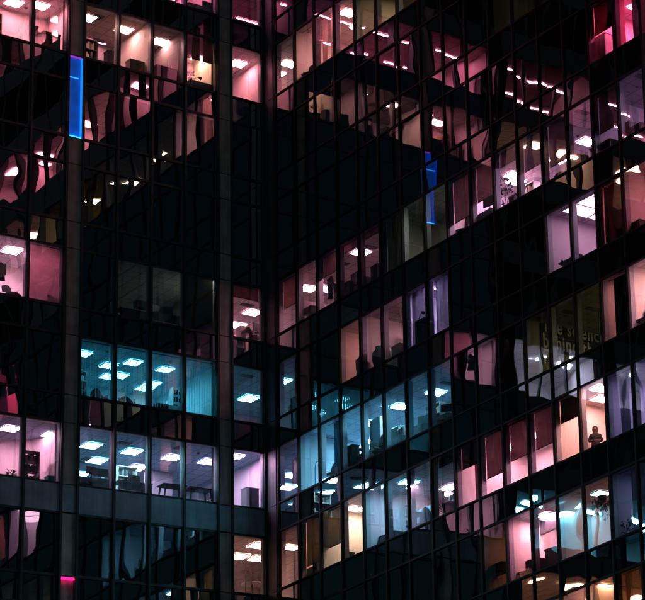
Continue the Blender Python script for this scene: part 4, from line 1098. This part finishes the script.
# lettered wall of the olive room, seventh storey
yw = -(rb(11) - .2) - .03
def wallpt(px, py): return hit(px, py, 1, yw)
a, b = wallpt(541, 318), wallpt(603, 333); c = wallpt(541, 350)
x0, x1 = a.x - .05, b.x + .1; zt = a.z; lh = (a.z - c.z)/2
o = thing('lettered_sign', 'wall sign reading The science behind the, on dark boards in the olive room', 'sign', (x0, yw, zs(5)))
sm = mat('sign_board', (.012, .012, .012), .6); lm = mat('sign_letter', (.8, .78, .66), .6)
for i in range(2):
    MB().box(0, x1-x0, -.02, 0, zt - zs(5) - lh*(i+1) + .015, zt - zs(5) - lh*i - .015).build('board', sm, o)
for i, t in enumerate(('The science', 'behind the', 'Flavor', 'A')):
    cu = bpy.data.curves.new('lettering', 'FONT'); cu.body = t; cu.size = lh*1.28; cu.extrude = .008; cu.offset = .006
    cu.space_character = 1.1
    cu.materials.append(lm)
    q = text_mesh(cu, o, (.06, -.035, zt - zs(5) - lh*(i+.8))); q.rotation_euler = (PI/2, 0, 0)
    if i == 0: tw = (x1-x0-.12)/q.dimensions.x
    q.scale = (tw, 1, 1)

# ------------------------------------------------------------------ the person at the window
def person(w, k, px, py, d, label):
    p, h = spot(w, k, px, py, d, 1.5, 1.85)
    o = thing('person', label, 'person', p, ROTZ[w] + R(52))
    sc = h/1.75
    V = {}; vs = []; es = []; rs = []
    def v(n, x, y, z, rx, ry=None, par=None):
        V[n] = len(vs); vs.append((x*sc*1.06, y*sc, z*sc)); q_ = 1.0 if rx < .03 else (1.22 if z < 1.5 else 1.14)
        rs.append((rx*sc*q_, (ry or rx)*sc*q_))
        if par: es.append((V[par], V[n]))
    v('pelvis', 0, 0, .95, .15, .11); v('waist', 0, 0, 1.1, .135, .10, 'pelvis'); v('chest', 0, .0, 1.28, .165, .115, 'waist')
    v('shoul', 0, .0, 1.40, .12, .09, 'chest'); v('neck', 0, -.01, 1.49, .055, .055, 'shoul'); v('jaw', 0, -.035, 1.57, .065, .075, 'neck')
    v('head', 0, -.025, 1.65, .078, .095, 'jaw'); v('crown', 0, -.01, 1.72, .06, .07, 'head')
    for s, t in ((-1, 'l'), (1, 'r')):
        v(t+'sh', s*.17, 0, 1.39, .06, .06, 'shoul'); v(t+'el', s*.25, -.03, 1.12, .045, .045, t+'sh'); v(t+'wr', s*.10, -.22, 1.08, .03, .03, t+'el')
        v(t+'pm', s*.04, -.25, 1.09, .034, .02, t+'wr')
        for q in range(4):
            v(t+'f%d' % q, s*(.0-.006*q), -.262 - .004*q, 1.115 - .018*q, .009, .009, t+'pm'); v(t+'g%d' % q, -s*(.045+.004*(q % 2)), -.262, 1.11 - .018*q, .008, .008, t+'f%d' % q)
        v(t+'th', s*.05, -.235, 1.125, .01, .01, t+'pm'); v(t+'ti', s*.02, -.25, 1.15, .008, .008, t+'th')
        v(t+'hp', s*.09, 0, .88, .09, .09, 'pelvis'); v(t+'kn', s*.10, -.01, .48, .06, .06, t+'hp'); v(t+'an', s*.10, .01, .09, .042, .042, t+'kn'); v(t+'to', s*.11, -.15, .04, .036, .03, t+'an')
    me = bpy.data.meshes.new('body'); me.from_pydata(vs, es, [])
    b = link('body', me, o)
    bm = bmesh.new(); bm.from_mesh(me); ly = bm.verts.layers.skin.verify()
    for i, vv in enumerate(bm.verts): vv[ly].radius = rs[i]; vv[ly].use_root = (i == 0)
    bm.to_mesh(me); bm.free()
    b.modifiers.new('skin', 'SKIN'); sb = b.modifiers.new('sub', 'SUBSURF'); sb.levels = 1; sb.render_levels = 2
    dg = bpy.context.evaluated_depsgraph_get(); nm = bpy.data.meshes.new_from_object(b.evaluated_get(dg))
    b.modifiers.clear(); b.data = nm; nm.name = 'body'
    nm.materials.clear(); nm.materials.append(mat('skin_tone', (.03, .017, .013), .6)); nm.materials.append(mat('dark_jacket', (.003, .0035, .005), .8)); nm.materials.append(mat('dark_trousers', (.006, .006, .008), .8))  # skin and clothes darkened in colour to read as a backlit silhouette
    for f in nm.polygons:
        f.use_smooth = True; c_ = f.center/sc
        f.material_index = 2 if c_.z < .92 and not (abs(c_.x) < .2 and c_.y < -.2) else (0 if c_.z > 1.47 or c_.y < -.215 else 1)
    hr = MB(); hr.lathe([(.002, 1.80), (.06, 1.79), (.10, 1.745), (.118, 1.67), (.115, 1.58), (.095, 1.51), (.06, 1.53)], 0, .022, 16, sy=1.05)
    hr.v = [(x*sc, y*sc + (.055*sc if y < -.05 else 0), z*sc) for x, y, z in hr.v]
    hr.build('hair', mat('dark_hair', (.012, .01, .01), .6), o)
    for s in (-1, 1):
        MB().lathe([(0, -.012*sc), (.012*sc, 0), (0, .012*sc)], s*.03*sc, -.105*sc, 8).build('eye', mat('eye_white', (.5, .5, .5), .3), o).location.z = 1.655*sc
    return o
person('R', 6, 595, 427, 1.5, 'person in dark clothes with folded hands standing at the bright pink window')
# ------------------------------------------------------------------ night sky, added dim blue sun, render settings
wd = bpy.data.worlds.new('World'); S.world = wd; wd.use_nodes = True
wn = wd.node_tree.nodes; wl = wd.node_tree.links
bg = wn['Background']
sky = wn.new('ShaderNodeTexSky'); sky.sky_type = 'NISHITA'; sky.sun_disc = False
sky.sun_elevation = R(2.0); sky.sun_rotation = R(215)
sky.air_density = 1.0; sky.ozone_density = 3.0
tn = wn.new('ShaderNodeMix'); tn.data_type = 'RGBA'; tn.blend_type = 'MULTIPLY'; tn.inputs[0].default_value = 1.0
tn.inputs[7].default_value = (.22, .85, 1.0, 1)
wl.new(sky.outputs['Color'], tn.inputs[6]); wl.new(tn.outputs[2], bg.inputs['Color']); bg.inputs['Strength'].default_value = .0065
sd = bpy.data.lights.new('moon', 'SUN'); sd.energy = .02; sd.angle = R(.5); sd.color = (.7, .85, 1.)  # dim sun lamp added to give the mullions a cool tinge
so = bpy.data.objects.new('moon', sd); COL.objects.link(so)
so.rotation_euler = (R(62), 0, R(-35))
S.view_settings.view_transform = 'Standard'; S.view_settings.look = 'None'
S.view_settings.exposure = 1.6; S.view_settings.gamma = 1; S.view_settings.use_curve_mapping = False
S.render.engine = 'CYCLES'
cy = S.cycles
cy.use_denoising = True; cy.max_bounces = 10; cy.diffuse_bounces = 4; cy.glossy_bounces = 3; cy.transmission_bounces = 4; cy.transparent_max_bounces = 16
cy.caustics_reflective = False; cy.caustics_refractive = False; cy.sample_clamp_indirect = 6.0; cy.use_light_tree = True
cy.use_adaptive_sampling = True; cy.adaptive_threshold = .008
